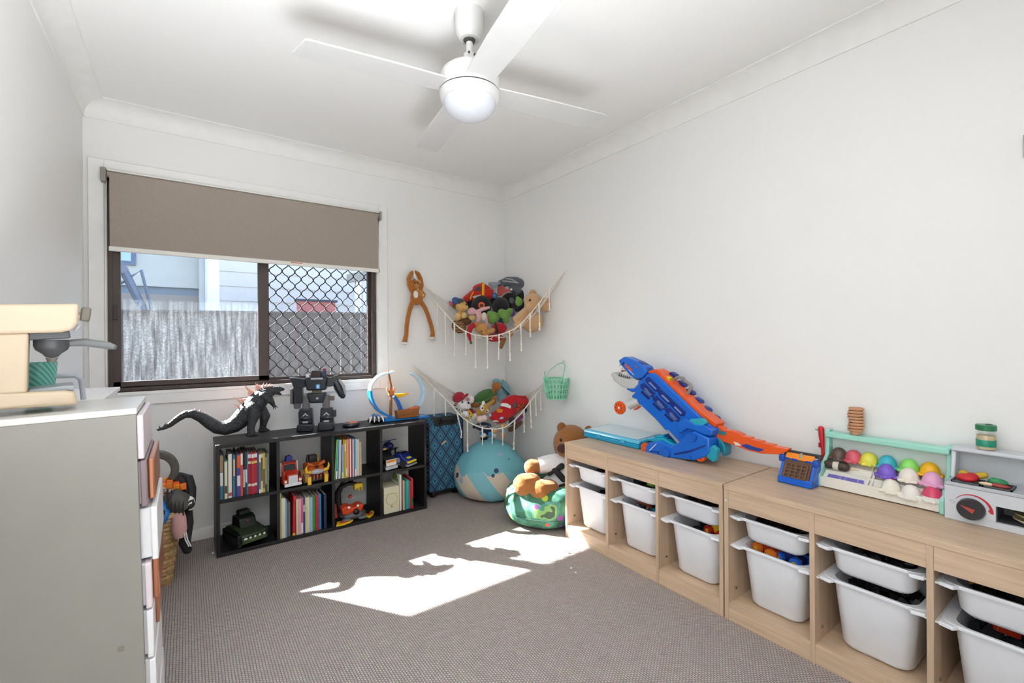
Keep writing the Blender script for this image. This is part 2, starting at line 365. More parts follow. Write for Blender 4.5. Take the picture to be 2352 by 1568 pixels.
# ------------------------------------------------------------------ roller blind
BL = M('#a3978d', .9, 'fabric', s=330)
rb = thing('roller_blind', 'taupe roller blind drawn a third of the way down the window', 'blind', (.37, YB-.03, 2.1))
p0 = at(252, 572, Y=YB-.045); p1 = at(868, 621, Y=YB-.045)
bz = (p0.z+p1.z)/2; bx0, bx1 = p0.x, p1.x
BY = YB-.045
ob('blind_fabric', G().box(bx0, bx1, BY-.0012, BY+.0012, bz+.01, 2.085), BL, rb, W=True)
ob('roller_tube', G().cyl((bx0-.01, BY+.016, 2.083), (bx1+.012, BY+.016, 2.083), .017, 20), BL, rb, W=True)
ob('bottom_rail', G().box(bx0-.004, bx1+.006, BY-.007, BY+.007, bz-.012, bz+.014), M('#efece6', .4), rb, W=True, bevel=.004)
ob('rail_end_cap', G().box(bx1+.006, bx1+.012, BY-.006, BY+.006, bz-.01, bz+.012), M('#a9a49c', .5), rb, W=True)
ob('head_strip', G().box(bx0-.01, bx1+.01, BY-.004, BY+.012, 2.098, 2.106), M('#eeece6', .4), rb, W=True, bevel=.002)
BK = M('#8f8a80', .5)
ob('bracket', G().box(bx0-.035, bx0-.012, BY-.02, BY+.035, 2.035, 2.108), BK, rb, W=True, bevel=.004)
ob('bracket', G().box(bx1+.012, bx1+.024, BY-.02, BY+.035, 2.045, 2.108), BK, rb, W=True, bevel=.004)
ob('pull_chain', G().tube([(bx0-.022, BY, 2.04), (bx0-.022, BY, .95), (bx0-.016, BY, .935), (bx0-.012, BY, .95), (bx0-.012, BY, 2.04)], .0018, 5), M('#b9b4a4', .5), rb, W=True)
ob('maker_tag', G().box(bx0+.655*(bx1-bx0)-.07, bx0+.655*(bx1-bx0), BY-.0085, BY-.007, bz+.004, bz+.010), M('#c97a63', .6), rb, W=True)

# ------------------------------------------------------------------ outside
GRASS = M('#4c4943', .95)
struct('ground', G().box(-9, 14, YB+T, 24, -.5, -.4), GRASS)
FN = M('#454345', .85, 'wood', v=(30, 30, 1.5))
fa, fb = Vector((-1.2, 6.1, 0)), Vector((3.6, 4.62, 0))
fen = thing('paling_fence', 'weathered grey paling fence seen through the window', 'fence', ((fa+fb)/2+Vector((0, 0, -.4))))
fd = (fb-fa); fl = fd.length; fd.normalize(); fn = Vector((fd.y, -fd.x, 0)); n = 46
for i in range(n):
    a = fa+fd*(fl*i/n); off = fn*(.003*(i % 3)); b = a+fd*(fl/n-.004)
    top = 1.485-.012*i/n+random.uniform(-.003, .003)
    q = [a+off, b+off, b+off-fn*.018, a+off-fn*.018]
    ob('paling', G().add([(p.x, p.y, z) for z in (-.4, top) for p in q], [(3,2,1,0),(4,5,6,7),(0,1,5,4),(1,2,6,5),(2,3,7,6),(3,0,4,7)]), FN, fen, W=True, smooth=0)
ob('capping_rail', G().bar(fa+Vector((0, 0, 1.49)), fb+Vector((0, 0, 1.478)), .05, .02), FN, fen, W=True)
# neighbouring house: set-back wing on the left, nearer weatherboard wing on the right
SID = M('#cdc6bd', .7); SID2 = M('#bfbcb2', .7)
nb = thing('neighbour_house', 'pale blue weatherboard house behind the fence', 'house', (2, 9.0, -.4))
yw = 8.2
cxp = at(480, 650, Y=yw)
ob('left_wall', G().box(-8, cxp.x, yw+1.2, yw+1.4, at(300, 655, Y=yw+1.2).z, 5.0), SID2, nb, W=True)
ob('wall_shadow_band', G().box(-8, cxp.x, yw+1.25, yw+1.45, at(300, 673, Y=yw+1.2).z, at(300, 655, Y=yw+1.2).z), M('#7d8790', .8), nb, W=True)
ob('brick_base', G().box(-8, cxp.x, yw+1.22, yw+1.45, -.4, at(300, 673, Y=yw+1.2).z), M('#9b8f84', .9), nb, W=True)
zz = .9; bh = .225
while zz < 4.4:
    ob('weatherboard', G().prism([(yw, zz), (yw+.02, zz), (yw+.02, zz+bh), (yw+.012, zz+bh)], 'x', cxp.x, cxp.x+7), SID, nb, W=True, smooth=0); zz += bh
ob('corner_board', G().box(cxp.x-.02, cxp.x+.13, yw-.02, yw+1.3, -.4, 4.6), M('#f2f4f6', .5), nb, W=True)
dp = at(466, 650, Y=yw+1.1)
ob('downpipe', G().cyl((dp.x, yw+1.1, -.4), (dp.x, yw+1.1, 5), .06, 12), SID2, nb, W=True)
wp0, wp1 = at(262, 606, Y=yw+1.18), at(312, 560, Y=yw+1.18)
nw = ob('window_frame', G().box(wp0.x, wp1.x, yw+1.16, yw+1.21, wp0.z, wp0.z+1.2), M('#5c6b80', .5), nb, W=True)
ob('pane', G().box(wp0.x, wp1.x-.06, yw+1.15, yw+1.165, wp0.z+.06, wp0.z+1.14), M('#9fb8d6', .15), nw, W=True)
q0, q1 = at(818, 640, Y=6.6), at(838, 640, Y=6.6)
pg = thing('pergola_post', 'white pergola posts with a grey beam beyond the right pane', 'post', (q0.x, 6.6, -.4))
ob('post', G().box(q0.x, q0.x+.07, 6.6, 6.67, -.4, 2.05), M('#eef0f2', .5), pg, W=True)
ob('post', G().box(q1.x-.02, q1.x+.02, 6.62, 6.66, -.4, 1.95), M('#e6e8ea', .5), pg, W=True)
ob('beam', G().prism([(q0.x-.1, 2.0), (q0.x+.9, 2.22), (q0.x+.9, 2.34), (q0.x-.1, 2.12)], 'y', 6.55, 6.72), M('#8b8a84', .7), pg, W=True)
e0, e1 = at(683, 709, Y=7.2), at(770, 694, Y=7.2)
sh = thing('carport_sign', 'small red panel with a dark top edge above the fence', 'panel', (e0.x, 7.2, -.4))
ob('panel', G().box(e0.x, e1.x, 7.2, 7.26, .8, e1.z), M('#c4736b', .7), sh, W=True)
ob('top_edge', G().box(e0.x-.03, e1.x+.03, 7.18, 7.28, e1.z, e1.z+.03), M('#3f4755', .6), sh, W=True)
ob('support_post', G().box(e0.x+.2, e0.x+.26, 7.26, 7.32, -.4, e1.z), M('#3f4755', .6), sh, W=True)
yc = 7.0
cl = thing('metal_frame', 'bent dark metal frame leaning above the fence', 'frame', Vector((at(365, 860, Y=yc).x, yc, -.4)))
c = lambda x, y: at(x, y, Y=yc)
FRM = M('#5c6676', .4, metal=.3)
ob('thick_arm', G().tube([c(283, 620), c(295, 642), c(326, 705), c(345, 780), Vector((c(365, 860).x, yc, -.4))], .045, 8), FRM, cl, W=True)
ob('thin_arm', G().tube([c(270, 654), c(294, 640), c(324, 620), c(345, 700), c(366, 790), Vector((c(385, 880).x, yc, -.4))], .018, 6), FRM, cl, W=True)
ob('joint', G().cyl(c(281, 618)-Vector((0, .05, 0)), c(281, 618)+Vector((0, .05, 0)), .055, 12), FRM, cl, W=True)
struct('roof_eave', G().box(-4, 7, YB+T, 4.17, 2.20, 2.38), M('#b9b6b0', .8))
# outside skin of this house is lit by the sun
struct('wall_outside', G().box(-3, XL-T, YB+T-.02, YB+T, -.4, 3).box(XR+T, 6, YB+T-.02, YB+T, -.4, 3).box(XL-T, XR+T, YB+T-.01, YB+T, -.4, 0), M('#7a7068', .85))

# ================================================================== ceiling fan
FW = M('#cfcecc', .4); FD = M('#3c3c3c', .6)
fx, fy = .921, 1.572
fan = thing('ceiling_fan', 'white four-blade ceiling fan with a frosted light dome', 'ceiling fan', (fx, fy, H))
z = lambda v: v-2.40
fan.scale = (1.06, 1.06, 1.06)
ob('canopy', G().lathe([(.001, z(2.40)), (.056, z(2.40)), (.057, z(2.385)), (.053, z(2.375)), (.055, z(2.365)), (.052, z(2.335)), (.045, z(2.312)), (.036, z(2.300)), (.001, z(2.298))], 36), FW, fan)
ob('ball_joint', G().ell((0, 0, z(2.302)), (.024, .024, .014)), FD, fan)
ob('downrod', G().cyl((0, 0, z(2.31)), (0, 0, z(2.18)), .0125, 20), FW, fan)
ob('coupling', G().lathe([(.001, z(2.247)), (.022, z(2.245)), (.022, z(2.205)), (.027, z(2.196)), (.001, z(2.194))], 24), FW, fan)
for s in (-1, 1): ob('coupling_screw', G().cyl((s*.012-.004, -.022, z(2.238)), (s*.012-.004, -.026, z(2.238)), .004, 8), FD, fan)
ob('motor_housing', G().lathe([(.001, z(2.200)), (.055, z(2.198)), (.085, z(2.188)), (.104, z(2.172)), (.112, z(2.150)), (.113, z(2.120)), (.113, z(2.102)), (.001, z(2.102))], 48), FW, fan)
ob('seam_ring', G().lathe([(.1, z(2.103)), (.1105, z(2.103)), (.1105, z(2.097)), (.1, z(2.097))], 48, cap=False), FD, fan)
ob('light_ring', G().lathe([(.001, z(2.097)), (.1135, z(2.097)), (.1125, z(2.085)), (.106, z(2.070)), (.100, z(2.066)), (.001, z(2.066))], 48), FW, fan)
ob('light_dome', G().lathe([(.098, z(2.067))]+[(.097*math.cos(t*PI/20), z(2.066)-.064*math.sin(t*PI/20)) for t in range(1, 10)]+[(.002, z(2.002))], 40), M('#cfd2d8', .22), fan)
def blade():
    g = G(); out = [(.085, -.052), (.085, .052), (.30, .060), (.545, .062), (.565, .058), (.60, -.048), (.596, -.056), (.58, -.062), (.30, -.060)]
    g.prism(out, 'z', -.003, .003); return g
b0 = None
for kq in range(4):
    if b0 is None: b = b0 = ob('blade', blade(), FW, fan, bevel=.0015)
    else:
        b = b0.copy(); COL.objects.link(b); b.parent = fan
    b.location = (0, 0, z(2.114)); b.rotation_euler = (math.radians(-4), 0, math.radians(-9.2+90*kq))
    b.rotation_mode = 'XYZ'

# ================================================================== storage units
UX, UH = 1.836, .562
OAK = M('#cdb296', .42, 'wood'); OAKV = M('#cbb095', .42, 'wood', v=(22, 22, 1.3))
def unit(name, label, yf, yn):
    t = thing(name, label, 'storage unit', (UX+.21, (yf+yn)/2, 0), 0, 'oak storage units along the right wall')
    xb = XR-.014; p = .017
    ob('top_panel', G().box(UX-.002, xb, yn, yf, UH-.02, UH), OAK, t, W=True, bevel=.0015)
    pit = (yf-yn-p)/3
    ys = [yn+i*pit for i in range(4)]
    for i, y in enumerate(ys):
        ob('side_panel' if i in (0, 3) else 'divider', G().box(UX, xb, y, y+p, 0, UH-.02), OAKV, t, W=True, bevel=.001)
    for i in range(3):
        ob('apron', G().box(UX+.002, UX+.02, ys[i]+p, ys[i+1], .468, UH-.02), OAK, t, W=True, bevel=.001)
        ob('bottom_shelf', G().box(UX+.004, xb, ys[i]+p, ys[i+1], .055, .071), OAK, t, W=True)
        ob('plinth', G().box(UX+.002, UX+.018, ys[i]+p, ys[i+1], 0, .055), OAK, t, W=True)
        ob('back_panel', G().box(xb-.006, xb, ys[i]+p, ys[i+1], .071, .468), OAKV, t, W=True)
        for s, yy in ((1, ys[i]+p), (-1, ys[i+1])):
            for rz in (.312, .432):
                ob('bin_rail', G().box(UX+.015, xb-.02, min(yy, yy+s*.008), max(yy, yy+s*.008), rz-.006, rz), M('#e9e9e9', .4), t, W=True)
            ob('shelf_bolt', G().cyl((UX+.06, yy, .115), (UX+.06, yy+s*.003, .115), .006, 8), M('#6d6257', .4), t, W=True)
    return t, [(ys[i]+p+ys[i+1])/2 for i in range(3)], pit-p
U1, c1, cw = unit('storage_unit', 'oak storage unit nearer the corner under the blue dinosaur launcher', 2.045, 1.058)
U2, c2, _ = unit('storage_unit', 'oak storage unit nearer the camera under the toy shop counters', 1.052, .068)
ob('cam_bolt', G().cyl((UX-.001, 1.0435, .497), (UX+.002, 1.0435, .497), .005, 10), M('#d9d9d9', .3), U2, W=True)
# ------------------------------------------------------------------ bins
BINW = M('#eceef3', .34)
def rrect(hx, hy, r, n=5):
    p = []
    for cx, cy, a in ((hx-r, hy-r, 0), (-hx+r, hy-r, 90), (-hx+r, -hy+r, 180), (hx-r, -hy+r, 270)):
        for i in range(n+1):
            t = math.radians(a+90*i/n); p.append((cx+r*math.cos(t), cy+r*math.sin(t)))
    return p
def bin_mesh(h):
    # local: origin at bottom centre, x = depth (front is -x), y = width
    g = G(); n = len(rrect(1, 1, .1)); rings = []
    tp = min(.02, h*.09)
    def ring(hx, hy, r, z): return [(x, y, z) for x, y in rrect(hx, hy, r)]
    hx, hy = .165, .120
    seq = [ring(hx-tp-.03, hy-tp-.03, .02, 0), ring(hx-tp-.012, hy-tp-.012, .035, .003), ring(hx-tp, hy-tp, .042, .016), ring(hx, hy, .045, h-.012),
           ring(hx+.004, hy+.004, .045, h-.010), ring(hx+.012, hy+.024, .040, h-.012), ring(hx+.015, hy+.0265, .04, h-.004), ring(hx+.013, hy+.0255, .04, h),
           ring(hx-.002, hy-.002, .043, h-.003), ring(hx-.004, hy-.004, .042, h-.015), ring(hx-tp-.004, hy-tp-.004, .038, .02), ring(hx-tp-.016, hy-tp-.016, .03, .006), ring(hx-tp-.034, hy-tp-.034, .018, .004)]
    vs = [p for r in seq for p in r]; fs = [tuple(range(n))[::-1]]
    for j in range(len(seq)-1):
        for i in range(n): fs.append((j*n+i, j*n+(i+1) % n, (j+1)*n+(i+1) % n, (j+1)*n+i))
    fs.append(tuple((len(seq)-1)*n+i for i in range(n)))
    return g.add(vs, fs)
def mk_bin(h, name, label):
    t = thing(name, label, 'bin', (0, 0, 0))
    ob('tub', bin_mesh(h), BINW, t, smooth=50)
    for s in (-1, 1):
        ob('grip_tab', G().prism([(-.198, s*.112), (-.190, s*.146), (-.158, s*.1475), (-.14, s*.13), (-.175, s*.10)], 'z', h-.013, h-.001), BINW, t, bevel=.003)
    return t
BX = UX+.205
shallow = deep = None
cols = [('%s column from the corner' % ORD[i]) for i in range(6)]
BP = []
for i, y in enumerate(c1[::-1]+c2[::-1]):
    dx = [0, -.004, .004, 0, -.006, .003][i]
    ls = 'shallow white plastic bin in the top row, '+cols[i]; ld = 'deep white plastic bin in the bottom row, '+cols[i]
    if shallow is None:
        shallow = mk_bin(.098, 'shallow_bin', ls); shallow.location = (BX+dx, y, .337); shallow['group'] = 'shallow white storage bins'
        deep = mk_bin(.245, 'deep_bin', ld); deep.location = (BX-dx, y, .0715); deep['group'] = 'deep white storage bins'
    else: dup(shallow, (BX+dx, y, .337), None, ls); dup(deep, (BX-dx, y, .0715), None, ld)
    BP.append((BX, y))
# ------------------------------------------------------------------ what lies in the bins
def heap(name, label, cat, bi, zt, n, size, hx, sx=(-.09, .09), sy=(-.09, .09), lay=3):
    x, y = BP[bi]; g = G()
    for i in range(n):
        d = [size*random.uniform(.6, 1.6) for _ in range(3)]
        g.cbox((x+random.uniform(*sx), y+random.uniform(*sy), zt-random.uniform(0, size*lay)), d, [random.uniform(0, 6) for _ in range(3)])
    return tag(ob(name, g, M(hx, .4), kind='stuff', smooth=0), label, cat)
heap('toy_bricks', 'heap of dark grey building bricks in the second deep bin', 'bricks', 1, .27, 220, .014, '#4a4e53')
heap('toy_bricks', 'loose light grey building bricks in the second deep bin', 'bricks', 1, .275, 60, .011, '#9aa0a4')
heap('toy_bricks', 'bright blue building pieces at the right of the second deep bin', 'bricks', 1, .285, 22, .016, '#2aa5c9', (-.1, .0), (-.1, -.03))
heap('toy_bricks', 'dark jumbled toy pieces in the third deep bin', 'toys', 2, .262, 160, .018, '#2f3236')
heap('toy_bricks', 'teal toy pieces in the third deep bin', 'toys', 2, .272, 14, .016, '#2b9c8f', (-.1, .0), (-.1, .0))
heap('toy_bricks', 'brown toy pieces at the back of the third deep bin', 'toys', 2, .268, 16, .022, '#6b4a36', (-.02, .08), (0, .09))
heap('dark_toys', 'dark toys filling the fourth deep bin', 'toys', 3, .255, 130, .022, '#262a33')
heap('dark_toys', 'dark toys filling the fifth deep bin', 'toys', 4, .255, 110, .022, '#2a2b30')
heap('dark_toys', 'dark toys filling the sixth deep bin', 'toys', 5, .265, 130, .024, '#23262b')
heap('dark_toys', 'dark toys lying in the first deep bin', 'toys', 0, .245, 90, .022, '#23293a')
heap('dark_toys', 'black toys in the sixth shallow bin', 'toys', 5, .415, 80, .020, '#1d1d1f')
heap('dark_toys', 'dark red toys in the fourth shallow bin', 'toys', 3, .42, 70, .018, '#3a1c1e')
heap('dark_toys', 'dark toys in the fifth shallow bin', 'toys', 4, .42, 70, .018, '#2b2026')
heap('dark_toys', 'brown and black toys in the third shallow bin', 'toys', 2, .415, 70, .02, '#3b2a22')
heap('dark_toys', 'steel blue toys in the second shallow bin', 'toys', 1, .415, 60, .018, '#3f4a55')
heap('dark_toys', 'dark brown toys in the first shallow bin', 'toys', 0, .405, 60, .018, '#4a4038')
def wheel_toy(name, label, cat, loc, cb, cw, s=1, rz=0):
    t = thing(name, label, cat, loc, rz)
    ob('body', G().prism([(-.045*s, .012*s), (.045*s, .012*s), (.045*s, .03*s), (.02*s, .034*s), (.01*s, .048*s), (-.02*s, .048*s), (-.03*s, .034*s), (-.045*s, .03*s)], 'y', -.018*s, .018*s), P(cb), t, bevel=.003*s)
    for x in (-.028, .028):
        for y in (-.026, .026):
            wl = ob('wheel', G().lathe([(.006*s, -.009*s), (.018*s, -.009*s), (.02*s, 0), (.018*s, .009*s), (.006*s, .009*s)], 16, (x*s, y*s, .016*s), 'y'), P(cw), t)
            ob('hub', G().lathe([(.001, -.0105*s), (.008*s, -.0105*s), (.008*s, .0105*s), (.001, .0105*s)], 10, (x*s, y*s, .016*s), 'y'), P('#e0b23a'), wl)
    return t
x3, y3 = BP[3]
wheel_toy('toy_car', 'orange big-wheeled toy car lying in the fourth deep bin', 'toy car', (x3-.075, y3+.045, .275), '#a33a20', '#e8792a', 1.2, 1.2)
wheel_toy('toy_car', 'blue-wheeled toy car at the right of the fourth deep bin', 'toy car', (x3-.07, y3-.035, .272), '#232a6a', '#2f6fe0', 1.15, 1.45)
wheel_toy('toy_car', 'dark red toy car behind the orange one in the fourth deep bin', 'toy car', (x3-.01, y3+.06, .275), '#7a2b1c', '#8a3a22', 1.1, .4)
wheel_toy('toy_truck', 'yellow toy truck with red parts in the third deep bin', 'toy truck', (BP[2][0]-.065, BP[2][1]-.075, .272), '#e8c41c', '#b5281e', 1.2, 1.3)
x2, y2 = BP[2]
tag(ob('toy_plate', G().lathe([(.001, 0), (.03, 0), (.036, .006), (.034, .009), (.001, .008)], 24), M('#c08a62', .5), loc=(x2-.07, y2-.06, .433), rot=(.1, -.2, 0)), 'round tan toy plate peeking from the third shallow bin', 'plate')
tag(ob('toy_leaf', G().ell((0, 0, 0), (.022, .035, .008)), P('#8a8a2a'), loc=(x2-.07, y2+.0, .432), rot=(.3, -.2, .4)), 'olive green toy piece in the third shallow bin', 'toy')
tag(ob('orange_strip', G().box(-.004, .004, -.045, .045, -.004, .004), P('#d4551f'), loc=(BP[1][0]-.05, BP[1][1]+.035, .292), rot=(.25, 0, .25)), 'orange plastic strip on bricks in the second deep bin', 'toy')
tag(ob('wire_hanger', G().tube([(0, .09, -.02), (0, .02, .02), (0, -.09, -.015)], .003, 6), P('#c98a1c'), loc=(BP[5][0]-.06, BP[5][1]+.01, .428)), 'bent orange wire piece in the sixth shallow bin', 'toy')
tag(ob('toy_block', G().box(-.02, .02, -.02, .02, -.01, .01), P('#3aa0c9'), bevel=.003, loc=(BP[1][0]-.085, BP[1][1]-.09, .432)), 'blue block in the second shallow bin', 'toy block')
tag(ob('toy_block', G().box(-.018, .018, -.02, .02, -.01, .01), P('#8cc23a'), bevel=.003, loc=(BP[1][0]-.10, BP[1][1]-.055, .431)), 'lime green block in the second shallow bin', 'toy block')
tag(ob('toy_block', G().box(-.02, .02, -.025, .025, -.012, .012), P('#d9c21f'), bevel=.003, loc=(BP[5][0]-.07, BP[5][1]-.06, .285), rot=(.2, .1, .4)), 'yellow toy piece in the sixth deep bin', 'toy block')
tag(ob('toy_block', G().box(-.02, .02, -.03, .03, -.012, .012), P('#c0301c'), bevel=.003, loc=(BP[5][0]-.02, BP[5][1]+.03, .285), rot=(.3, .2, .7)), 'red toy piece in the sixth deep bin', 'toy block')

# ================================================================== black cube shelf
BX0, BX1, BY0, BY1, BZ = .125, 1.360, 2.952, 3.235, .612
BLK = M('#1d1b1d', .5, 'wood', v=(1.2, 20, 20)); BLKV = M('#1b191b', .5, 'wood', v=(20, 20, 1.2))
bs = thing('cube_bookcase', 'low black eight-cube bookcase standing under the window', 'bookcase', ((BX0+BX1)/2, (BY0+BY1)/2, 0))
pt = .017
ob('top_panel', G().box(BX0-.002, BX1+.002, BY0-.002, BY1, BZ-.02, BZ), BLK, bs, W=True, bevel=.001)
ob('bottom_panel', G().box(BX0, BX1, BY0, BY1, 0, .02), BLK, bs, W=True, bevel=.001)
DV = [BX0, .4195, .7255, 1.0295, BX1-pt]
for i, x in enumerate(DV):
    ob('side_panel' if i in (0, 4) else 'divider', G().box(x, x+pt, BY0, BY1, .02, BZ-.02), BLKV, bs, W=True, bevel=.001)
SZ = .308
for i in range(4): ob('shelf', G().box(DV[i]+pt, DV[i+1], BY0+.001, BY1, SZ-pt, SZ), BLK, bs, W=True, bevel=.001)
CUBE = {(r, c): (DV[c]+pt, DV[c+1], SZ if r == 0 else .02) for r in (0, 1) for c in range(4)}
CN = {(0, 0): 'top left cube', (0, 1): 'second top cube', (0, 2): 'third top cube', (0, 3): 'top right cube',
      (1, 0): 'bottom left cube', (1, 1): 'second bottom cube', (1, 2): 'third bottom cube', (1, 3): 'bottom right cube'}
PAGE = M('#ddd6c6', .9, 'stripe', c2='#c9c1af', s=300, d='X')
def book(x, w, h, d, zb, yf, col, label, group, lean=0, bands=()):
    t = thing('book', label, 'book', (x+w/2, yf, zb), 0, group)
    R = (0, lean, 0); c = M(col, .55)
    e = .0016; L = lambda *a: G().box(*a)
    old = G(); old.M = Matrix.Translation((w/2, 0, 0)) @ Matrix.Rotation(lean, 4, 'Y') @ Matrix.Translation((-w/2, 0, 0)) if lean > 0 else Matrix.Translation((-w/2, 0, 0)) @ Matrix.Rotation(lean, 4, 'Y') @ Matrix.Translation((w/2, 0, 0))
    g = G(); g.M = old.M; g.box(-w/2, -w/2+e, 0, d, 0, h).box(w/2-e, w/2, 0, d, 0, h).box(-w/2, w/2, -.0012, e, 0, h); ob('cover', g, c, t)
    g = G(); g.M = old.M; g.box(-w/2+e, w/2-e, e, d-.004, .003, h-.004); ob('pages', g, PAGE, t)
    for (a, b, hc) in bands:
        g = G(); g.M = old.M; g.box(-w/2+.0006, w/2-.0006, -.0017, -.001, h*a, h*b); ob('spine_print', g, M(hc, .6), t)
    return t
def row(cube, seq, group, gap=.0005, x0=None):
    xa, xb, zb = CUBE[cube]; x = (x0 if x0 is not None else xa+.002); n = 0
    for it in seq:
        if it[0] == 'gap': x += it[1]; continue
        w, h, col, cn = it[:4]; lean = it[4] if len(it) > 4 else 0; bands = it[5] if len(it) > 5 else ()
        d = min(.19, h*.72)
        book(x, w, h, d, zb+.0005, BY0+.012+random.uniform(0, .012), col, '%s book, %s from the left in the %s' % (cn, ORD[n], CN[cube]), group, lean, bands)
        x += w+gap; n += 1
T = lambda c, a=.2, b=.75: ((a, b, c),)
row((0, 0), [(.014, .245, '#3f6f8f', 'tan and blue', 0, ((.62, .98, '#b98a55'), (.3, .6, '#e8e2d6'))), (.006, .235, '#1d4a4e', 'thin dark teal'), (.013, .205, '#e6dcc6', 'short cream', 0, T('#5a4a3a', .15, .35)),
    (.004, .21, '#3f7a3a', 'thin green'), (.017, .243, '#efe7e2', 'white', 0, T('#c0485a', .05, .12)), (.005, .24, '#26304a', 'thin navy'), (.010, .235, '#2f8fae', 'turquoise', 0, T('#e8d9a0', .5, .9)), (.007, .246, '#3a2140', 'dark plum'),
    (.017, .235, '#4a4f9f', 'orange and violet', 0, ((.68, .98, '#e8682c'), (.25, .5, '#e9e9f2'))), (.011, .242, '#d9483a', 'white and red', 0, ((.72, .98, '#eee6dd'),)), (.010, .245, '#232326', 'black', 0, T('#c9c9c9', .2, .6)),
    (.009, .245, '#3b3b3e', 'charcoal', 0, T('#d8d8d8', .3, .6)), (.004, .24, '#3a8fc9', 'thin sky blue'), (.015, .235, '#a81f30', 'crimson', 0, ((.88, .97, '#e9e4dc'), (.74, .8, '#e6dfd0'), (.2, .26, '#dcd5c8'))),
    (.015, .235, '#b02236', 'dark crimson', 0, ((.88, .97, '#e9e4dc'), (.74, .8, '#e6c65a'), (.2, .26, '#dcd5c8'))), (.015, .235, '#a51e2e', 'deep red', 0, ((.88, .97, '#e9e4dc'), (.74, .8, '#e6c65a'), (.2, .26, '#dcd5c8'))),
    (.007, .225, '#35488f', 'royal blue'), (.010, .22, '#e4ddc9', 'ivory', 0, T('#6a6258', .1, .8)), (.009, .222, '#d8cfb4', 'buff', 0, T('#56503f', .3, .9)), (.011, .224, '#c9b53f', 'mustard yellow', 0, T('#6e6330', .1, .6)),
    (.009, .222, '#4a4340', 'dark taupe', 0, T('#a59a86', .2, .9)), (.009, .22, '#6f7f6a', 'sage green')], 'books in the top left cube')
row((0, 2), [(.006, .247, '#7fb52f', 'lime green', .06), ('gap', .004), (.009, .247, '#3fa7cf', 'sky blue', .05, T('#eef3f5', .0, .2)), ('gap', .006), (.013, .243, '#cfc8c8', 'pale grey', .03), (.004, .24, '#2a3a6e', 'thin navy'), (.011, .212, '#7f9cc4', 'short blue', .02, T('#b8d29a', .0, .18)),
    (.006, .243, '#e0a83a', 'amber'), (.008, .241, '#8fbf5a', 'leaf green', 0, T('#e6e0a8', .7, .9)), (.008, .242, '#e8872f', 'orange', 0, T('#f0d9b0', .05, .25)), (.009, .24, '#d9a08a', 'peach'), (.006, .242, '#c9483f', 'brick red'),
    (.007, .243, '#ece4dc', 'white'), (.008, .243, '#a82f3c', 'maroon'), (.009, .238, '#b9bccb', 'lilac grey'), (.005, .236, '#d97f8c', 'rose'), (.009, .24, '#4fb3cf', 'cyan', 0, T('#d9dde0', .0, .2)), (.007, .236, '#d6d2cc', 'light stone'),
    (.012, .232, '#cfc9bd', 'greyish'), (.007, .218, '#d9a5ae', 'pale pink'), (.008, .215, '#8a9a4a', 'olive')], 'books in the third top cube')
row((1, 1), [(.007, .265, '#b9c05a', 'yellow green'), (.010, .235, '#ded5bf', 'cream'), (.010, .232, '#e4dfd6', 'off-white'), (.006, .225, '#8fb3c9', 'pale blue'), (.011, .2, '#4f5f78', 'slate blue'), (.009, .2, '#6d6862', 'grey brown'), ('gap', .010), (.015, .232, '#c81e2c', 'bright red', .03, T('#e0b83a', .0, .06)),
    (.005, .21, '#7a2230', 'thin burgundy'), (.013, .212, '#dccfae', 'sand'), (.012, .212, '#e0a9b3', 'light pink'), (.013, .213, '#d4617f', 'pink', 0, T('#f0dfe2', .0, .3)), (.009, .211, '#2f4f9a', 'blue', 0, T('#dfe6f2', .6, .8)), (.016, .212, '#d3c892', 'khaki'), (.008, .212, '#e2ddc8', 'bone'),
    (.016, .207, '#93b7d4', 'baby blue'), (.017, .21, '#4c8f35', 'green'), (.017, .212, '#b5283c', 'cherry red'), (.017, .213, '#2d7fb3', 'azure blue'), ('gap', .012), (.016, .21, '#1f2b4a', 'dark navy')], 'books in the second bottom cube')
row((1, 3), [(.004, .2, '#c98a5a', 'thin orange'), (.006, .198, '#efe0d6', 'thin white'), ('gap', .006), (.011, .192, '#2f9a9c', 'teal'), (.008, .195, '#3fb0a2', 'mint'), (.012, .195, '#3a9a86', 'sea green'), (.008, .185, '#c43a6a', 'magenta'), (.015, .205, '#c22a3a', 'red', 0, T('#3a6a3a', .1, .35))], 'books in the bottom right cube', x0=DV[3]+pt+.145)

# --- cream keepsake box and white board in the bottom right cube
xa, xb, zb = CUBE[(1, 3)]
t = thing('keepsake_box', 'cream box printed with a pale ring beside the teal books', 'box', (xa+.063, BY0+.02, zb))
ob('box_body', G().box(xa+.012, xa+.118, BY0+.012, BY0+.16, zb+.001, zb+.175), M('#d8d2b6', .7), t, W=True, bevel=.002)
ob('lid_seam', G().box(xa+.0118, xa+.1182, BY0+.0112, BY0+.1, zb+.128, zb+.130), M('#b5ae90', .7), t, W=True)
ob('ring_print', G().lathe([(.036, -.001), (.041, -.001), (.041, .0002), (.036, .0002)], 36, (xa+.065, BY0+.0115, zb+.095), 'y', cap=False), M('#c4b878', .7), t, W=True)
ob('crest_print', G().ell((xa+.065, BY0+.0115, zb+.045), (.006, .001, .007)), M('#b88a5a', .7), t, W=True)
t = thing('photo_frame', 'white frame standing behind the cream box', 'frame', (xa+.128, BY0+.02, zb))
ob('frame', G().box(xa+.121, xa+.135, BY0+.012, BY0+.17, zb+.001, zb+.245), M('#e6e2d8', .6), t, W=True, bevel=.002)
ob('green_picture', G().lathe([(.001, -.001), (.055, -.001)], 20, (xa+.1205, BY0+.09, zb+.19), 'x', a0=0, a1=PI), M('#6f8f4a', .7), t, W=True)

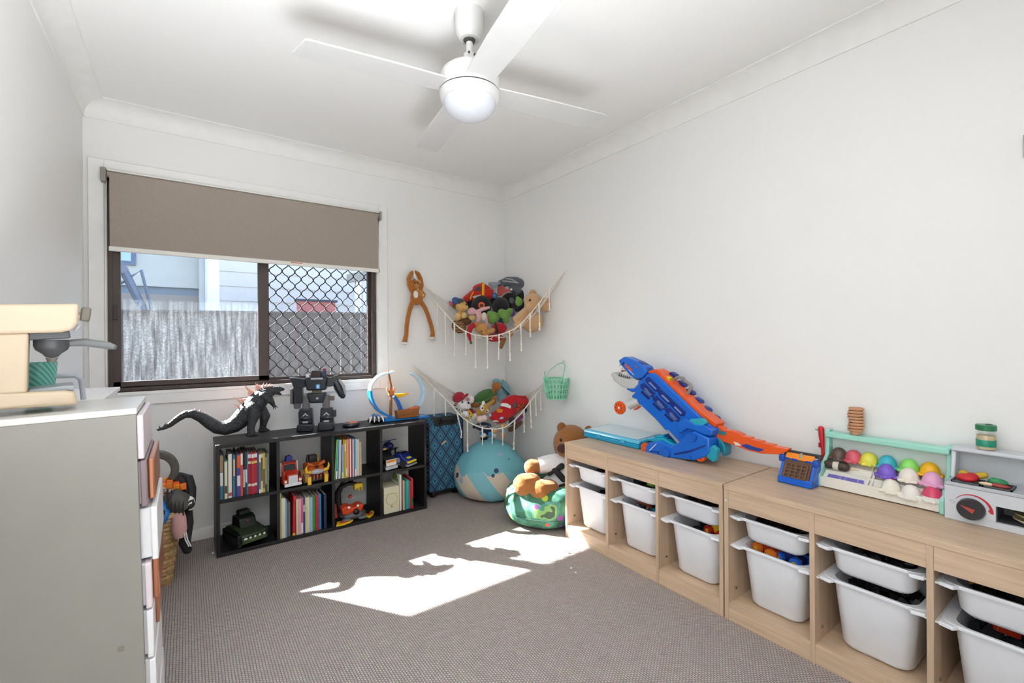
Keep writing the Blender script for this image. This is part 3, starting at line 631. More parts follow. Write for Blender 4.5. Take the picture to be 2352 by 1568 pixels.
# ------------------------------------------------------------------ small vehicles in the cubes
def wheels(t, pts, r, wd, tyre='#1e1e20', hub='#9a9a9a'):
    for (x, y) in pts:
        wl = ob('wheel', G().lathe([(r*.45, -wd/2), (r*.92, -wd/2), (r, -wd*.3), (r, wd*.3), (r*.92, wd/2), (r*.45, wd/2)], 20, (x, y, r), 'x'), P(tyre, .8), t)
        ob('hub', G().lathe([(.001, -wd*.42), (r*.46, -wd*.42), (r*.46, wd*.42), (.001, wd*.42)], 12, (x, y, r), 'x'), P(hub), wl)
# red toy truck (faces the room, -Y)
xa, xb, zb = CUBE[(0, 1)]
t = thing('toy_truck', 'red toy truck with a chrome grille in the second top cube', 'toy truck', (xa+.062, BY0+.08, zb), .12)
RED = P('#cf3b22')
ob('cab', G().prism([(-.03, .03), (.07, .03), (.07, .125), (.055, .132), (.0, .132), (-.015, .09), (-.03, .085)], 'x', -.043, .043), RED, t, bevel=.004)
ob('hood', G().prism([(-.075, .03), (-.02, .03), (-.02, .088), (-.07, .078)], 'x', -.03, .03), RED, t, bevel=.004)
ob('windscreen', G().add([(-.035, -.0185, .093), (.035, -.0185, .093), (.032, -.005, .126), (-.032, -.005, .126)], [(0, 1, 2, 3)]), P('#26292c', .15), t)
ob('grille', G().box(-.026, .026, -.08, -.074, .025, .074), P('#c9ccd0', .25), t, bevel=.002)
ob('bumper', G().box(-.048, .048, -.086, -.07, .012, .03), P('#d4d6da', .25), t, bevel=.004)
for s in (-1, 1):
    ob('fender', G().box(s*.03-.012*(s < 0), s*.03+.012*(s > 0)+.006*s*0, -.07, -.02, .02, .05).cbox((s*.042, -.045, .04), (.02, .055, .03)), RED, t, bevel=.005)
    ob('exhaust_stack', G().cyl((s*.046, .0, .06), (s*.046, .0, .14), .005, 10), P('#d0d2d6', .2), t)
    ob('headlight', G().cbox((s*.04, -.076, .042), (.014, .008, .014)), P('#e8e8e4', .2), t, bevel=.002)
ob('roof_bar', G().box(-.04, .04, .0, .02, .132, .142), P('#7a2418'), t, bevel=.003)
ob('blue_beacon', G().prism([(-.018, .142), (.018, .142), (.022, .165), (.01, .178), (-.014, .172)], 'y', .0, .03), P('#26348a'), t, bevel=.003)
wheels(t, [(-.04, -.045), (.04, -.045), (-.04, .045), (.04, .045)], .02, .018)
# orange horned vehicle
t = thing('horned_toy_car', 'orange toy car with yellow horns in the second top cube', 'toy car', (xa+.202, BY0+.085, zb), .1)
OR = P('#bf5a20'); YE = P('#e6b41c'); GY = P('#a9abb0', .3)
ob('body', G().prism([(-.06, .05), (.06, .05), (.07, .10), (.02, .118), (-.04, .105), (-.07, .08)], 'x', -.045, .045), OR, t, bevel=.006)
ob('nose_plate', G().ell((0, -.068, .07), (.04, .016, .016)), GY, t)
ob('nostril', G().ell((0, -.06, .098), (.011, .008, .007)), P('#241a16'), t)
for s in (-1, 1):
    ob('horn', G().tube([(s*.04, -.06, .07), (s*.062, -.07, .078), (s*.068, -.075, .1), (s*.062, -.08, .118)], [.011, .010, .007, .002], 8), YE, t)
    ob('tusk', G().prism([(s*.038, .0), (s*.06, .0), (s*.062, .045), (s*.04, .05)], 'y', -.085, -.07), YE, t, bevel=.003)
    ob('brow', G().prism([(s*.01, .10), (s*.055, .112), (s*.05, .13), (s*.02, .115)], 'y', -.055, -.03), OR, t, bevel=.002)
    ob('fin', G().prism([(-.0, .1), (.05, .1), (.03, .16)], 'x', s*.03-.003, s*.03+.003), YE if s > 0 else P('#3a3330'), t)
for q in (-.02, 0, .02): ob('tooth', G().spike((q, -.07, .05), (q, -.074, .018), .006), P('#d2401c'), t)
ob('engine', G().box(-.025, .025, .0, .05, .11, .155), P('#2b2828', .4), t, bevel=.004)
ob('chassis', G().box(-.04, .04, -.06, .06, .012, .05), P('#1d1b1a'), t)
wheels(t, [(-.055, -.035), (.055, -.035), (-.055, .045), (.055, .045)], .034, .026, '#b58a5a', '#8a5a30')
# two blue cars in the top right cube
xa, xb, zb = CUBE[(0, 3)]
t = thing('police_truck', 'navy and white toy truck with an orange stripe in the top right cube', 'toy truck', (xa+.045, BY0+.085, zb), .25)
ob('body', G().prism([(-.075, .02), (.07, .02), (.07, .12), (.0, .125), (-.03, .085), (-.075, .075)], 'x', -.042, .042), P('#23232b', .3), t, bevel=.005)
ob('front_panel', G().box(-.04, .04, -.079, -.074, .03, .072), P('#ded6cc', .3), t, bevel=.002)
ob('orange_stripe', G().box(-.038, .038, -.0805, -.079, .055, .068), P('#d9852f'), t)
ob('bumper', G().box(-.045, .045, -.088, -.07, .008, .028), P('#b4b6ba', .25), t, bevel=.004)
ob('roof', G().box(-.036, .036, .0, .06, .122, .138), P('#25256b'), t, bevel=.004)
ob('roof_badge', G().box(-.012, .012, -.003, .001, .124, .134), P('#d9c23a'), t)
ob('windscreen', G().add([(-.036, -.031, .088), (.036, -.031, .088), (.034, -.002, .122), (-.034, -.002, .122)], [(0, 1, 2, 3)]), P('#16181c', .12), t)
wheels(t, [(-.04, -.045), (.04, -.045), (-.04, .045), (.04, .045)], .022, .018)
t = thing('race_car', 'dark blue toy race car with a yellow bumper in the top right cube', 'toy car', (xa+.165, BY0+.09, zb), .5)
ob('body', G().prism([(-.09, .018), (.08, .018), (.085, .06), (.04, .068), (.02, .092), (-.025, .092), (-.05, .066), (-.09, .048)], 'x', -.045, .045), P('#232f7a', .25), t, bevel=.007)
ob('canopy', G().prism([(-.045, .068), (.035, .07), (.018, .096), (-.022, .096)], 'x', -.034, .034), P('#14151a', .12), t, bevel=.006)
ob('front_bumper', G().box(-.044, .044, -.1, -.084, .03, .044), P('#e8d21c'), t, bevel=.004)
ob('hood_badge', G().prism([(-.016, -.075), (.016, -.075), (.02, -.05), (-.02, -.05)], 'z', .056, .064), P('#d9cf2a'), t)
ob('splitter', G().box(-.048, .048, -.1, .08, .01, .022), P('#8f9196', .3), t, bevel=.003)
for s in (-1, 1): ob('door_decal', G().lathe([(.001, -.001), (.018, -.001), (.018, .001), (.001, .001)], 18, (s*.0455, -.01, .045), 'x'), P('#9fb3c9'), t)
ob('rear_wing', G().box(-.05, .05, .07, .095, .1, .106).box(-.035, -.03, .075, .085, .06, .1).box(.03, .035, .075, .085, .06, .1), P('#15161b'), t)
wheels(t, [(-.046, -.055), (.046, -.055), (-.046, .05), (.046, .05)], .024, .02, '#2a2b2e', '#c9ccd2')
t = thing('toy_helicopter', 'small navy toy helicopter behind the blue cars', 'toy helicopter', (xa+.11, BY0+.19, zb), .3)
ob('fuselage', G().ell((0, 0, .125), (.03, .045, .026)), P('#22255e'), t)
ob('landing_stand', G().box(-.012, .012, -.02, .02, 0, .102), P('#191b26'), t, bevel=.003)
ob('tail_boom', G().tube([(0, .03, .13), (.05, .045, .145)], [.012, .005], 8), P('#22255e'), t)
ob('rotor', G().box(-.07, .07, -.006, .006, .158, .161).cyl((0, 0, .145), (0, 0, .16), .004, 8), P('#2c3290'), t)
# green army vehicle
xa, xb, zb = CUBE[(1, 0)]
t = thing('army_vehicle', 'dark green toy army vehicle in the bottom left cube', 'toy vehicle', (xa+.128, BY0+.105, zb), .32)
AG = M('#2f3a26', .5); AD = M('#1b211a', .5)
ob('hull', G().prism([(-.105, .03), (.1, .03), (.1, .085), (.03, .1), (-.05, .095), (-.11, .07)], 'x', -.065, .065), AG, t, bevel=.006)
ob('cabin', G().prism([(-.045, .09), (.07, .09), (.06, .15), (.0, .155), (-.03, .14)], 'x', -.045, .045), AD, t, bevel=.006)
ob('hatch', G().box(-.03, .03, .0, .05, .153, .178), AD, t, bevel=.006)
ob('front_bumper', G().box(-.066, .066, -.12, -.1, .03, .055), M('#3f5230', .5), t, bevel=.004)
for i in range(5): ob('headlight', G().ell((-.05+.025*i, -.121, .056+.003), (.007 if i else .01, .004, .006)), P('#e6e9e4', .2), t)
ob('warning_light', G().ell((0, -.032, .128), .005), P('#b3202a'), t)
ob('turret', G().cyl((0, .01, .1), (.0, -.03, .125), .012, 12), AG, t)
for s in (-1, 1): ob('side_skirt', G().box(min(s*.06, s*.082), max(s*.06, s*.082), -.1, .1, .05, .078), AD, t, bevel=.004)
wheels(t, [(-.07, -.07), (.07, -.07), (-.07, .0), (.07, .0), (-.07, .07), (.07, .07)], .032, .026, '#161815', '#2c3328')
# scorpion-like launcher toy
xa, xb, zb = CUBE[(1, 2)]
t = thing('scorpion_toy', 'orange and grey scorpion-tailed toy in the third bottom cube', 'toy', (xa+.11, BY0+.09, zb), 0)
ob('base', G().ell((.02, -.01, .03), (.085, .06, .03)), M('#55555a', .4), t)
ob('back_shell', G().prism([(-.05, .045), (.07, .05), (.085, .085), (.06, .095), (.02, .08), (-.02, .098), (-.06, .09)], 'y', -.05, .03), P('#d9471c'), t, bevel=.006)
ob('mouth', G().ell((.03, -.06, .055), (.02, .014, .02)), P('#17120f'), t)
for s in (-1, 1):
    ob('eye', G().ell((.015+s*.028, -.05, .088), (.009, .006, .009)), P('#dfe3e6', .2), t)
    ob('skid', G().ell((.02+s*.05, -.055, .012), (.03, .022, .012)), M('#6d6e73', .4), t)
ob('tail', G().tube([(-.05, .02, .05), (-.062, .03, .11), (-.06, .03, .17), (-.04, .02, .21), (.0, .0, .228), (.045, -.01, .222)], [.022, .022, .020, .017, .014, .010], 10), P('#1f1f22', .35), t)
ob('tail_fin', G().tube([(-.045, .03, .225), (-.01, .02, .245), (.03, .0, .238)], .005, 6), P('#1f1f22', .35), t)
ob('stinger', G().prism([(.03, .185), (.075, .2), (.085, .222), (.03, .225)], 'y', -.03, .01).prism([(.055, .17), (.064, .17), (.064, .2), (.055, .2)], 'y', -.02, -.005).prism([(.075, .172), (.084, .172), (.086, .21), (.076, .21)], 'y', -.02, -.005), P('#d9b41c'), t, bevel=.002)
ob('left_fin', G().prism([(-.1, .02), (-.07, .02), (-.08, .11), (-.095, .12)], 'y', -.01, .01), P('#a8381c'), t, bevel=.004)
ob('rear_bead', G().ell((.015, .02, .135), .012), P('#b52f28'), t)
for nm, lx, ly, rz, lab in (('claw_disc', xa+.06, BY0-.004, .2, 'yellow and red toy claw lying at the shelf edge'), ('claw_disc', xa+.232, BY0+.04, 1.0, 'yellow and red toy claw leaning beside the divider')):
    q = thing(nm, lab, 'toy part', (lx, ly+.03, zb), rz)
    ob('claw', G().prism([(-.06, -.02), (-.02, -.034), (.03, -.03), (.062, -.008), (.03, .002), (.0, -.006), (-.01, .012), (.02, .02), (-.03, .03)], 'z', .001, .012), P('#e3c01c'), q, bevel=.003)
    ob('red_inlay', G().prism([(-.035, -.012), (.0, -.024), (.03, -.016), (.0, -.01), (-.02, .01)], 'z', .012, .0155), P('#cf3d1e'), q)

# ================================================================== helper for soft toys and figures
def place(mode, v):
    def f(px, py, d=0):      # d in metres, away from the viewer (Y) / towards the wall (X) / along the view (D)
        if mode == 'Y': return at(px, py, Y=v+d)
        if mode == 'X': return at(px, py, X=v+d)
        return at(px, py, D=v+d)
    return f
def mpp(mode, v, px, py):
    p = place(mode, v)(px, py); return (p.x*sT+p.y*cT)/F
def toy(name, label, cat, base, mode, v, parts, group=None, zb=None):
    """parts: list of (part name, colour or material, shapes[, options]); shapes are ('e', px, py, d, rx, rz, ry) ellipsoids and ('t', [(px, py, d, r)...]) limbs in pixels"""
    if group and 'hammock' in group: v += .15
    f = place(mode, v); k = mpp(mode, v, *base); o = f(*base)
    if zb is not None: o.z = zb
    t = thing(name, label, cat, o, -TH, group)
    for pt in parts:
        nm, col, shapes = pt[:3]; opt = pt[3] if len(pt) > 3 else {}
        g = G(); rot = Matrix.Rotation(-TH, 4, 'Z')
        for s in shapes:
            if s[0] == 'e':
                _, px, py, d, rx, rz = s[:6]; ry = s[6] if len(s) > 6 else (rx+rz)/2; tilt = s[7] if len(s) > 7 else 0
                c = f(px, py, d*k); g.M = Matrix.Translation(c) @ rot @ Matrix.Rotation(math.radians(tilt), 4, 'Y'); g.ell((0, 0, 0), (rx*k, ry*k, rz*k), None, 18, 12); g.M = Matrix()
            elif s[0] == 't':
                g.tube([f(px, py, d*k) for px, py, d, r in s[1]], [r*k for *_, r in s[1]], s[2] if len(s) > 2 else 12, rnd=True)
            elif s[0] == 's': g.spike(f(*s[1][:2], s[1][2]*k), f(*s[2][:2], s[2][2]*k), s[3]*k)
            elif s[0] == 'p':      # flat outline with thickness: [(px,py)...], d0, d1
                n = len(s[1]); A = [f(x, y, s[2]*k) for x, y in s[1]]; B = [f(x, y, s[3]*k) for x, y in s[1]]
                g.add(A+B, [tuple(range(n)), tuple(range(n, 2*n))[::-1]]+[(i, n+i, n+(i+1) % n, (i+1) % n) for i in range(n)])
        m = PL(col) if isinstance(col, str) else col
        ob(nm, g, m, t, W=True, **opt)
    return t
RM = dict(remesh=.0045)
# ================================================================== figures on top of the bookcase
SK = M('#2e3034', .5, 'leather', s=150); SPK = M('#e6b3a4', .35)
toy('dinosaur_figure', 'black spiny dinosaur figure with a long curling tail on the bookcase', 'dinosaur figure', (580, 1000), 'Y', 3.06, [
    ('body', SK, [('t', [(363, 987, 0, 2.5), (376, 983, 0, 4), (390, 976, 0, 5.5), (407, 962, 0, 7), (424, 951.5, 0, 8.3), (442, 950, 0, 9.5), (462, 957.5, 0, 11), (482, 971, 0, 13), (499, 981, 0, 14.5), (517, 983, 0, 16), (537, 976, 0, 18), (553, 963, 0, 20), (571, 944, 0, 22), (584, 930, 0, 22), (596, 916, 0, 21), (608, 906, 0, 18), (620, 899, 0, 13), (632, 895, 0, 9.5), (641, 893, 0, 7), (650, 894, 0, 4)], 14),
        ('t', [(630, 900, 0, 6), (640, 903, 0, 4), (646, 906, 0, 2)]),
        ('t', [(580, 938, -18, 15), (584, 955, -22, 13), (578, 972, -24, 9), (576, 986, -24, 8), (578, 995, -25, 8)]), ('t', [(572, 998, -25, 6), (588, 998, -25, 5), (594, 1000, -25, 2)]),
        ('t', [(598, 940, 14, 14), (609, 957, 16, 12), (605, 972, 17, 8), (603, 983, 17, 7)]), ('t', [(599, 988, 17, 6), (612, 987, 17, 5), (619, 988, 17, 2)]),
        ('t', [(606, 908, -16, 9), (616, 917, -18, 8), (625, 924, -18, 6), (629, 932, -17, 4)]), ('t', [(612, 908, 14, 8), (622, 916, 15, 6), (628, 926, 15, 4)])], dict(remesh=.004)),
    ('claw', SK, [('s', (629, 932, -17), (628, 943, -17), 2), ('s', (631, 932, -17), (634, 942, -17), 2), ('s', (632, 931, -17), (640, 937, -17), 2), ('s', (368, 985, 0), (366, 976, 0), 2), ('s', (376, 982, 0), (381, 970, 0), 2.5), ('s', (366, 988, 0), (357, 985, 0), 2)]),
    ('back_spine', SPK, [('s', b, t_, r) for b, t_, r in [((582, 908, 0), (560, 882, 0), 6), ((586, 903, 0), (569, 893, 0), 5), ((578, 913, 0), (566, 896, 2), 5), ((592, 897, 0), (587, 878, 0), 5), ((598, 893, 0), (590, 880, 3), 4), ((603, 890, 0), (606, 878, 0), 4), ((609, 888, 0), (614, 879, 0), 3.5), ((615, 887, 0), (622, 880, 0), 3), ((621, 887, 0), (627, 882, 0), 2.5),
        ((562, 930, 0), (536, 910, 0), 5), ((566, 925, 0), (548, 914, 2), 5), ((557, 938, 0), (535, 927, 0), 5), ((556, 941, 0), (542, 934, 2), 4), ((552, 946, 0), (541, 942, 0), 3.5), ((574, 918, 0), (556, 915, 3), 5)]]),
    ('tail_spine', SPK, [('s', (x, y, 0), (x+2, y-5, 0), 2) for x, y in ((447, 941), (458, 944), (470, 950), (482, 958), (492, 965), (503, 968), (516, 968), (529, 963))]),
    ('jaw_lining', M('#b98a80', .5), [('e', 640, 899, 0, 5, 2.5, 3)]),
])
NV = P('#232831', .3); GYD = P('#5d5c5e', .4); SIL = P('#a9adb4', .25)
RY = 3.07
rpx = lambda px, py, d=0: at(px, py, Y=RY+d)
rt = thing('robot_figure', 'dark navy robot figure standing on the bookcase', 'robot', Vector((rpx(731, 985).x, RY, BZ)), -TH*.6)
RK = mpp('Y', RY, 731, 920)
def rb_(nm, x0, x1, y0, y1, d0, d1, m, bev=.003, tp=0):      # robot box in local metres from pixels
    X = lambda x: (x-731)*RK; Z = lambda y: (985-y)*RK
    a, b = X(x0), X(x1); c = (b-a)*tp/2
    g = G().add([(a+c, d0, Z(y1)), (b-c, d0, Z(y1)), (b-c, d1, Z(y1)), (a+c, d1, Z(y1)), (a, d0, Z(y0)), (b, d0, Z(y0)), (b, d1, Z(y0)), (a, d1, Z(y0))], [(3,2,1,0),(4,5,6,7),(0,1,5,4),(1,2,6,5),(2,3,7,6),(3,0,4,7)])
    return ob(nm, g, m, rt, bevel=bev)
for (a, b, c, d) in ((689, 721, 968, 985), (733, 765, 966, 985)): rb_('foot', a, b, c, d, -.05, .035, NV, .008, -.1)
for (a, b) in ((692, 719), (737, 763)):
    s = rb_('shin', a, b, 934, 969, -.025, .03, NV, .008, -.12)
    X0 = ((a+b)/2-731)*RK
    ob('chevron', G().prism([(X0-.02, (985-951)*RK), (X0, (985-943)*RK), (X0+.02, (985-951)*RK), (X0+.012, (985-951)*RK), (X0, (985-947)*RK), (X0-.012, (985-951)*RK)], 'y', -.0275, -.024), SIL, s)
    ob('ankle_plate', G().cbox((X0, -.028, (985-964)*RK), (.032, .006, .012)), SIL, s, bevel=.001)
    ob('knee_guard', G().ell((X0, -.012, (985-956)*RK), (.042, .025, .018)), NV, s)
for (a, b) in ((699, 713), (741, 756)): rb_('thigh', a, b, 905, 937, -.02, .02, GYD, .006)
for x in (694, 766): rb_('knee_side', x-4, x+4, 940, 956, -.018, .018, NV, .004)
pv = rb_('pelvis', 707, 751, 899, 922, -.03, .03, NV, .01, .35)
ob('pelvis_badge', G().cbox((0, -.032, (985-911)*RK), (.014, .004, .012)), SIL, pv)
rb_('waist', 719, 739, 889, 901, -.018, .018, P('#6a6250', .4), .003)
ch = rb_('chest', 704, 754, 863, 893, -.035, .04, NV, .01, .18)
bd = ob('chest_badge', G().box(-.006, .018, -.04, -.035, (985-889)*RK, (985-879)*RK), P('#4f9fd6'), ch, bevel=.001)
ob('badge_digit', G().box(.002, .010, -.0415, -.04, (985-887.5)*RK, (985-880.5)*RK), P('#d5ecf8'), ch)
ob('collar', G().cbox((0, -.03, (985-866)*RK), (.07, .03, .012)), SIL, ch, bevel=.003)
hd = rb_('head', 718, 738, 848, 865, -.025, .025, P('#2b2224', .35), .007, -.3)
ob('visor', G().cbox(((728-731)*RK, -.026, (985-858)*RK), (.02, .004, .008)), P('#5a1f22', .2), hd)
ob('crest', G().ell(((722-731)*RK, 0, (985-848)*RK), (.012, .012, .01)), SIL, hd)
ob('shoulder_wing', G().prism([((x-731)*RK, (985-y)*RK) for x, y in ((673, 862), (705, 867), (706, 885), (692, 888), (681, 885))], 'y', -.03, .03), NV, rt, bevel=.004)
ob('shoulder_wing', G().prism([((x-731)*RK, (985-y)*RK) for x, y in ((751, 868), (773, 859), (777, 872), (764, 885), (752, 886))], 'y', -.03, .03), NV, rt, bevel=.004)
fa_ = rb_('forearm', 680, 699, 884, 922, -.025, .025, NV, .005)
rb_('arm_shield', 674, 679, 888, 922, -.03, .02, GYD, .002)
rb_('hand', 679, 695, 921, 934, -.018, .018, GYD, .005, .3)
ob('forearm', G().tube([((x-731)*RK, -.01, (985-y)*RK) for x, y in ((770, 874), (776, 890), (783, 905), (787, 912))], [.024, .026, .022, .015], 10), NV, rt)
ob('hand', G().tube([((x-731)*RK, -.01, (985-y)*RK) for x, y in ((784, 908), (788, 914))], [.012, .006], 8), GYD, rt)
ob('arm_plate', G().tube([((x-731)*RK, -.02, (985-y)*RK) for x, y in ((777, 870), (787, 885), (791, 905))], [.008, .01, .006], 8), SIL, rt)
rb_('shoulder_cannon', 741, 749, 850, 864, -.012, .012, P('#28305e', .3), .002)
rb_('cannon_tip', 741.5, 748.5, 844, 850, -.011, .011, P('#7a2428', .3), .002)
rb_('hip_pack', 757, 766, 907, 918, -.01, .02, P('#6b5f55', .5), .002)
rb_('shoulder_cap', 706, 714, 857, 864, -.012, .012, P('#e3e6ea', .3), .003)
# remote control and paw toy
q = at(806, 979, Z=BZ)
t = thing('remote_control', 'small black handset with an orange top on the bookcase', 'remote control', q, -.3)
ob('shell', G().lathe([(.001, 0), (.048, 0), (.055, .012), (.05, .024), (.001, .026)], 24), P('#20232c', .3), t)
ob('orange_top', G().lathe([(.001, .0255), (.03, .025), (.026, .033), (.001, .035)], 20, (.012, 0, 0)), P('#cf7a58', .4), t)
q = at(864, 972, Z=BZ)
t = thing('claw_toy', 'black and white striped claw toy on the bookcase', 'toy', q, -.2)
ob('shell', G().ell((0, 0, .024), (.058, .035, .024)), P('#17171a', .25), t)
for i in range(4): ob('white_finger', G().tube([(-.03+.02*i, .0, .046), (-.038+.026*i, -.02, .040), (-.046+.03*i, -.037, .016)], [.004, .008, .003], 8, rnd=True), P('#eceeee', .3), t)
# loop track play set
LY = 3.13
L_ = lambda px, py, d=0: at(px, py, Y=LY+d)
t = thing('loop_track_toy', 'blue and white loop track with a brown boat at the bookcase end', 'toy track', Vector((L_(910, 962).x, LY, BZ)))
BLU = P('#1f86dc', .25); ICE = M('#d3eefa', .15)
def band(pts, w0, th, m, nm):      # flat ribbon that follows the loop; width runs into the room
    pts = [L_(*p) for p in pts]; g = G(); A = []
    for i, p in enumerate(pts):
        a, b = pts[max(0, i-1)], pts[min(len(pts)-1, i+1)]; tg = (b-a).normalized(); nr = Vector((-tg.z, 0, tg.x)); wv = Vector((0, w0/2, 0)); A.append([p+nr*th-wv, p+nr*th+wv, p-nr*th+wv, p-nr*th-wv])
    vs = [v for q in A for v in q]; n = len(A); fs = [(0, 1, 2, 3), ((n-1)*4+3, (n-1)*4+2, (n-1)*4+1, (n-1)*4)]
    for i in range(n-1):
        for j in range(4): fs.append((i*4+j, (i+1)*4+j, (i+1)*4+(j+1) % 4, i*4+(j+1) % 4))
    ob(nm, g.add(vs, fs), m, t, W=True, smooth=50)
band([(849, 897), (850, 910), (856, 926), (866, 940), (880, 950), (897, 957)], .07, .007, BLU, 'blue_track')
band([(849, 898), (851, 886), (858, 874), (868, 864), (879, 859), (892, 856), (903, 853)], .06, .005, ICE, 'white_track')
band([(943.5, 857), (957, 867), (967, 882), (971, 900), (967, 918), (958, 933)], .06, .005, M('#bfe2f8', .15), 'white_track')
band([(958, 932), (955, 944), (957, 958)], .07, .008, BLU, 'blue_track')
band([(905, 911), (912, 920), (919, 936), (921, 950)], .05, .008, P('#1766c0', .3), 'wave_fin')
bz0 = BZ+.002
x0, x1 = L_(858, 962).x, L_(980, 962).x
ob('base', G().prism([(x0, bz0), (x1, bz0), (x1-.01, bz0+.012), (x0+.1, bz0+.014), (x0+.02, bz0+.05), (x0+.005, bz0+.045)], 'y', LY-.06, LY+.05), BLU, t, W=True, bevel=.003)
BRN = M('#9a5d2c', .5, 'wood', v=(2, 30, 30))
ob('mast', G().tube([L_(892, 850), L_(895, 868), L_(898.5, 890), L_(898, 920), L_(897.5, 955)], [.005, .007, .009, .010, .011], 8), BRN, t, W=True)
ob('crow_nest', G().lathe([(.018, 0), (.022, .02), (.024, .03)], 12, L_(898, 906), cap=False).cbox(L_(898, 904), (.035, .03, .02)), P('#c9773a', .5), t, W=True, bevel=.002)
for dx in (-7, 6): ob('rail_post', G().bar(L_(898+dx, 901, -.01), L_(898+dx*1.4, 890, -.01), .009), P('#e0a27a', .5), t, W=True)
bx_a, bx_b = L_(903, 957), L_(953, 957)
ob('boat_hull', G().prism([(bx_a.x, BZ+.07), (bx_b.x+.004, BZ+.078), (bx_b.x-.006, BZ+.016), (bx_a.x+.008, BZ+.016)], 'y', LY-.075, LY-.02), BRN, t, W=True, bevel=.003)
for i in range(3): ob('hull_plank', G().box(bx_a.x+.006, bx_b.x-.004, LY-.0775, LY-.075, BZ+.022+i*.017, BZ+.036+i*.017), BRN, t, W=True)
ob('ramp_plank', G().prism([(L_(933, 940).x, BZ+.08), (L_(953, 936).x, BZ+.092), (L_(953, 936).x, BZ+.078), (L_(933, 940).x, BZ+.074)], 'y', LY-.07, LY-.03), P('#d0703a', .5), t, W=True)
ob('yellow_fin', G().prism([(L_(904, 905).x, L_(904, 905).z), (L_(937, 902).x, L_(937, 902).z), (L_(937, 904).x, L_(937, 904).z), (L_(912, 914).x, L_(912, 914).z)], 'y', LY-.02, LY+.02), P('#f0b41c', .4), t, W=True, bevel=.002)

# ================================================================== trolley suitcase
def diamonds(name):
    m = bpy.data.materials.new(name); m.use_nodes = True; N, Lk = nodes(m); b = N['Principled BSDF']; b.inputs['Roughness'].default_value = .8
    tc = N.new('ShaderNodeTexCoord'); mp = N.new('ShaderNodeMapping'); mp.inputs['Scale'].default_value = (1, 0, .72); mp.inputs['Rotation'].default_value = (0, PI/4, 0); Lk.new(tc.outputs['Object'], mp.inputs[0])
    v = N.new('ShaderNodeTexVoronoi'); v.distance = 'CHEBYCHEV'; v.inputs['Scale'].default_value = 15; v.inputs['Randomness'].default_value = 0; Lk.new(mp.outputs[0], v.inputs['Vector'])
    cr = N.new('ShaderNodeValToRGB'); cr.color_ramp.interpolation = 'CONSTANT'; e = cr.color_ramp.elements
    e[0].color = rgb('#1a3a5e'); e[1].color = rgb('#1d4066'); e[1].position = .41
    for p, c in ((.08, '#3f8aa8'), (.17, '#62a6ba'), (.21, '#24557c'), (.26, '#4a88a8'), (.30, '#1f4870'), (.37, '#74a6bc')): q = e.new(p); q.color = rgb(c)
    Lk.new(v.outputs['Distance'], cr.inputs[0])
    n = N.new('ShaderNodeTexNoise'); n.inputs['Scale'].default_value = 220; Lk.new(tc.outputs['Object'], n.inputs['Vector'])
    x = N.new('ShaderNodeMix'); x.data_type = 'RGBA'; x.blend_type = 'MULTIPLY'; x.inputs[0].default_value = .5; Lk.new(cr.outputs[0], x.inputs[6]); Lk.new(n.outputs['Color'], x.inputs[7]); Lk.new(x.outputs[2], b.inputs['Base Color'])
    return m
sy = 3.10
sx_a, sx_b = at(984, 1080, Y=sy).x, at(1064, 1080, Y=sy).x
t = thing('suitcase', 'blue diamond-patterned trolley suitcase beside the bookcase', 'suitcase', ((sx_a+sx_b)/2, sy+.08, 0))
szb = at(1020, 1136, Y=sy).z
ob('body', G().prism([(sx_a, .07), (sx_a+.02, .045), (sx_b-.03, .045), (sx_b, .075), (sx_b, .56), (sx_b-.03, .60), (sx_a+.03, .60), (sx_a, .57)], 'y', sy, sy+.17), diamonds('suitcase_fabric'), t, W=True, bevel=.015, seg=3)
ob('handle_panel', G().prism([(sx_a+.05, .535), (sx_b-.05, .535), (sx_b-.06, .60), (sx_a+.04, .60)], 'y', sy-.012, sy+.03), P('#1c1d20', .5), t, W=True, bevel=.006)
ob('grip', G().tube([(sx_a+.09, sy-.01, .548), (sx_a+.10, sy-.03, .582), (sx_b-.10, sy-.03, .586), (sx_b-.09, sy-.01, .55)], .012, 8), P('#151618', .5), t, W=True)
ob('piping', G().tube([(sx_a+.004, sy-.002, .08), (sx_a+.004, sy-.002, .565), (sx_a+.03, sy-.002, .597), (sx_b-.03, sy-.002, .597), (sx_b-.004, sy-.002, .56), (sx_b-.004, sy-.002, .08)], .005, 6), P('#16202c', .6), t, W=True)
ob('base_skid', G().box(sx_a+.03, sx_b-.04, sy+.005, sy+.16, .03, .055), P('#131416', .6), t, W=True, bevel=.006)
for x in (sx_a+.045, sx_b-.06):
    for y in (sy+.03, sy+.14): ob('wheel', G().lathe([(.001, -.012), (.026, -.012), (.028, 0), (.026, .012), (.001, .012)], 16, (x, y, .0285), 'x'), P('#111214', .6), t, W=True)
ob('price_sticker', G().cbox(((sx_a+sx_b)/2-.02, sy-.0006, .405), (.045, .0012, .011), (0, -.55, 0)), M('#c9a46a', .6), t, W=True)

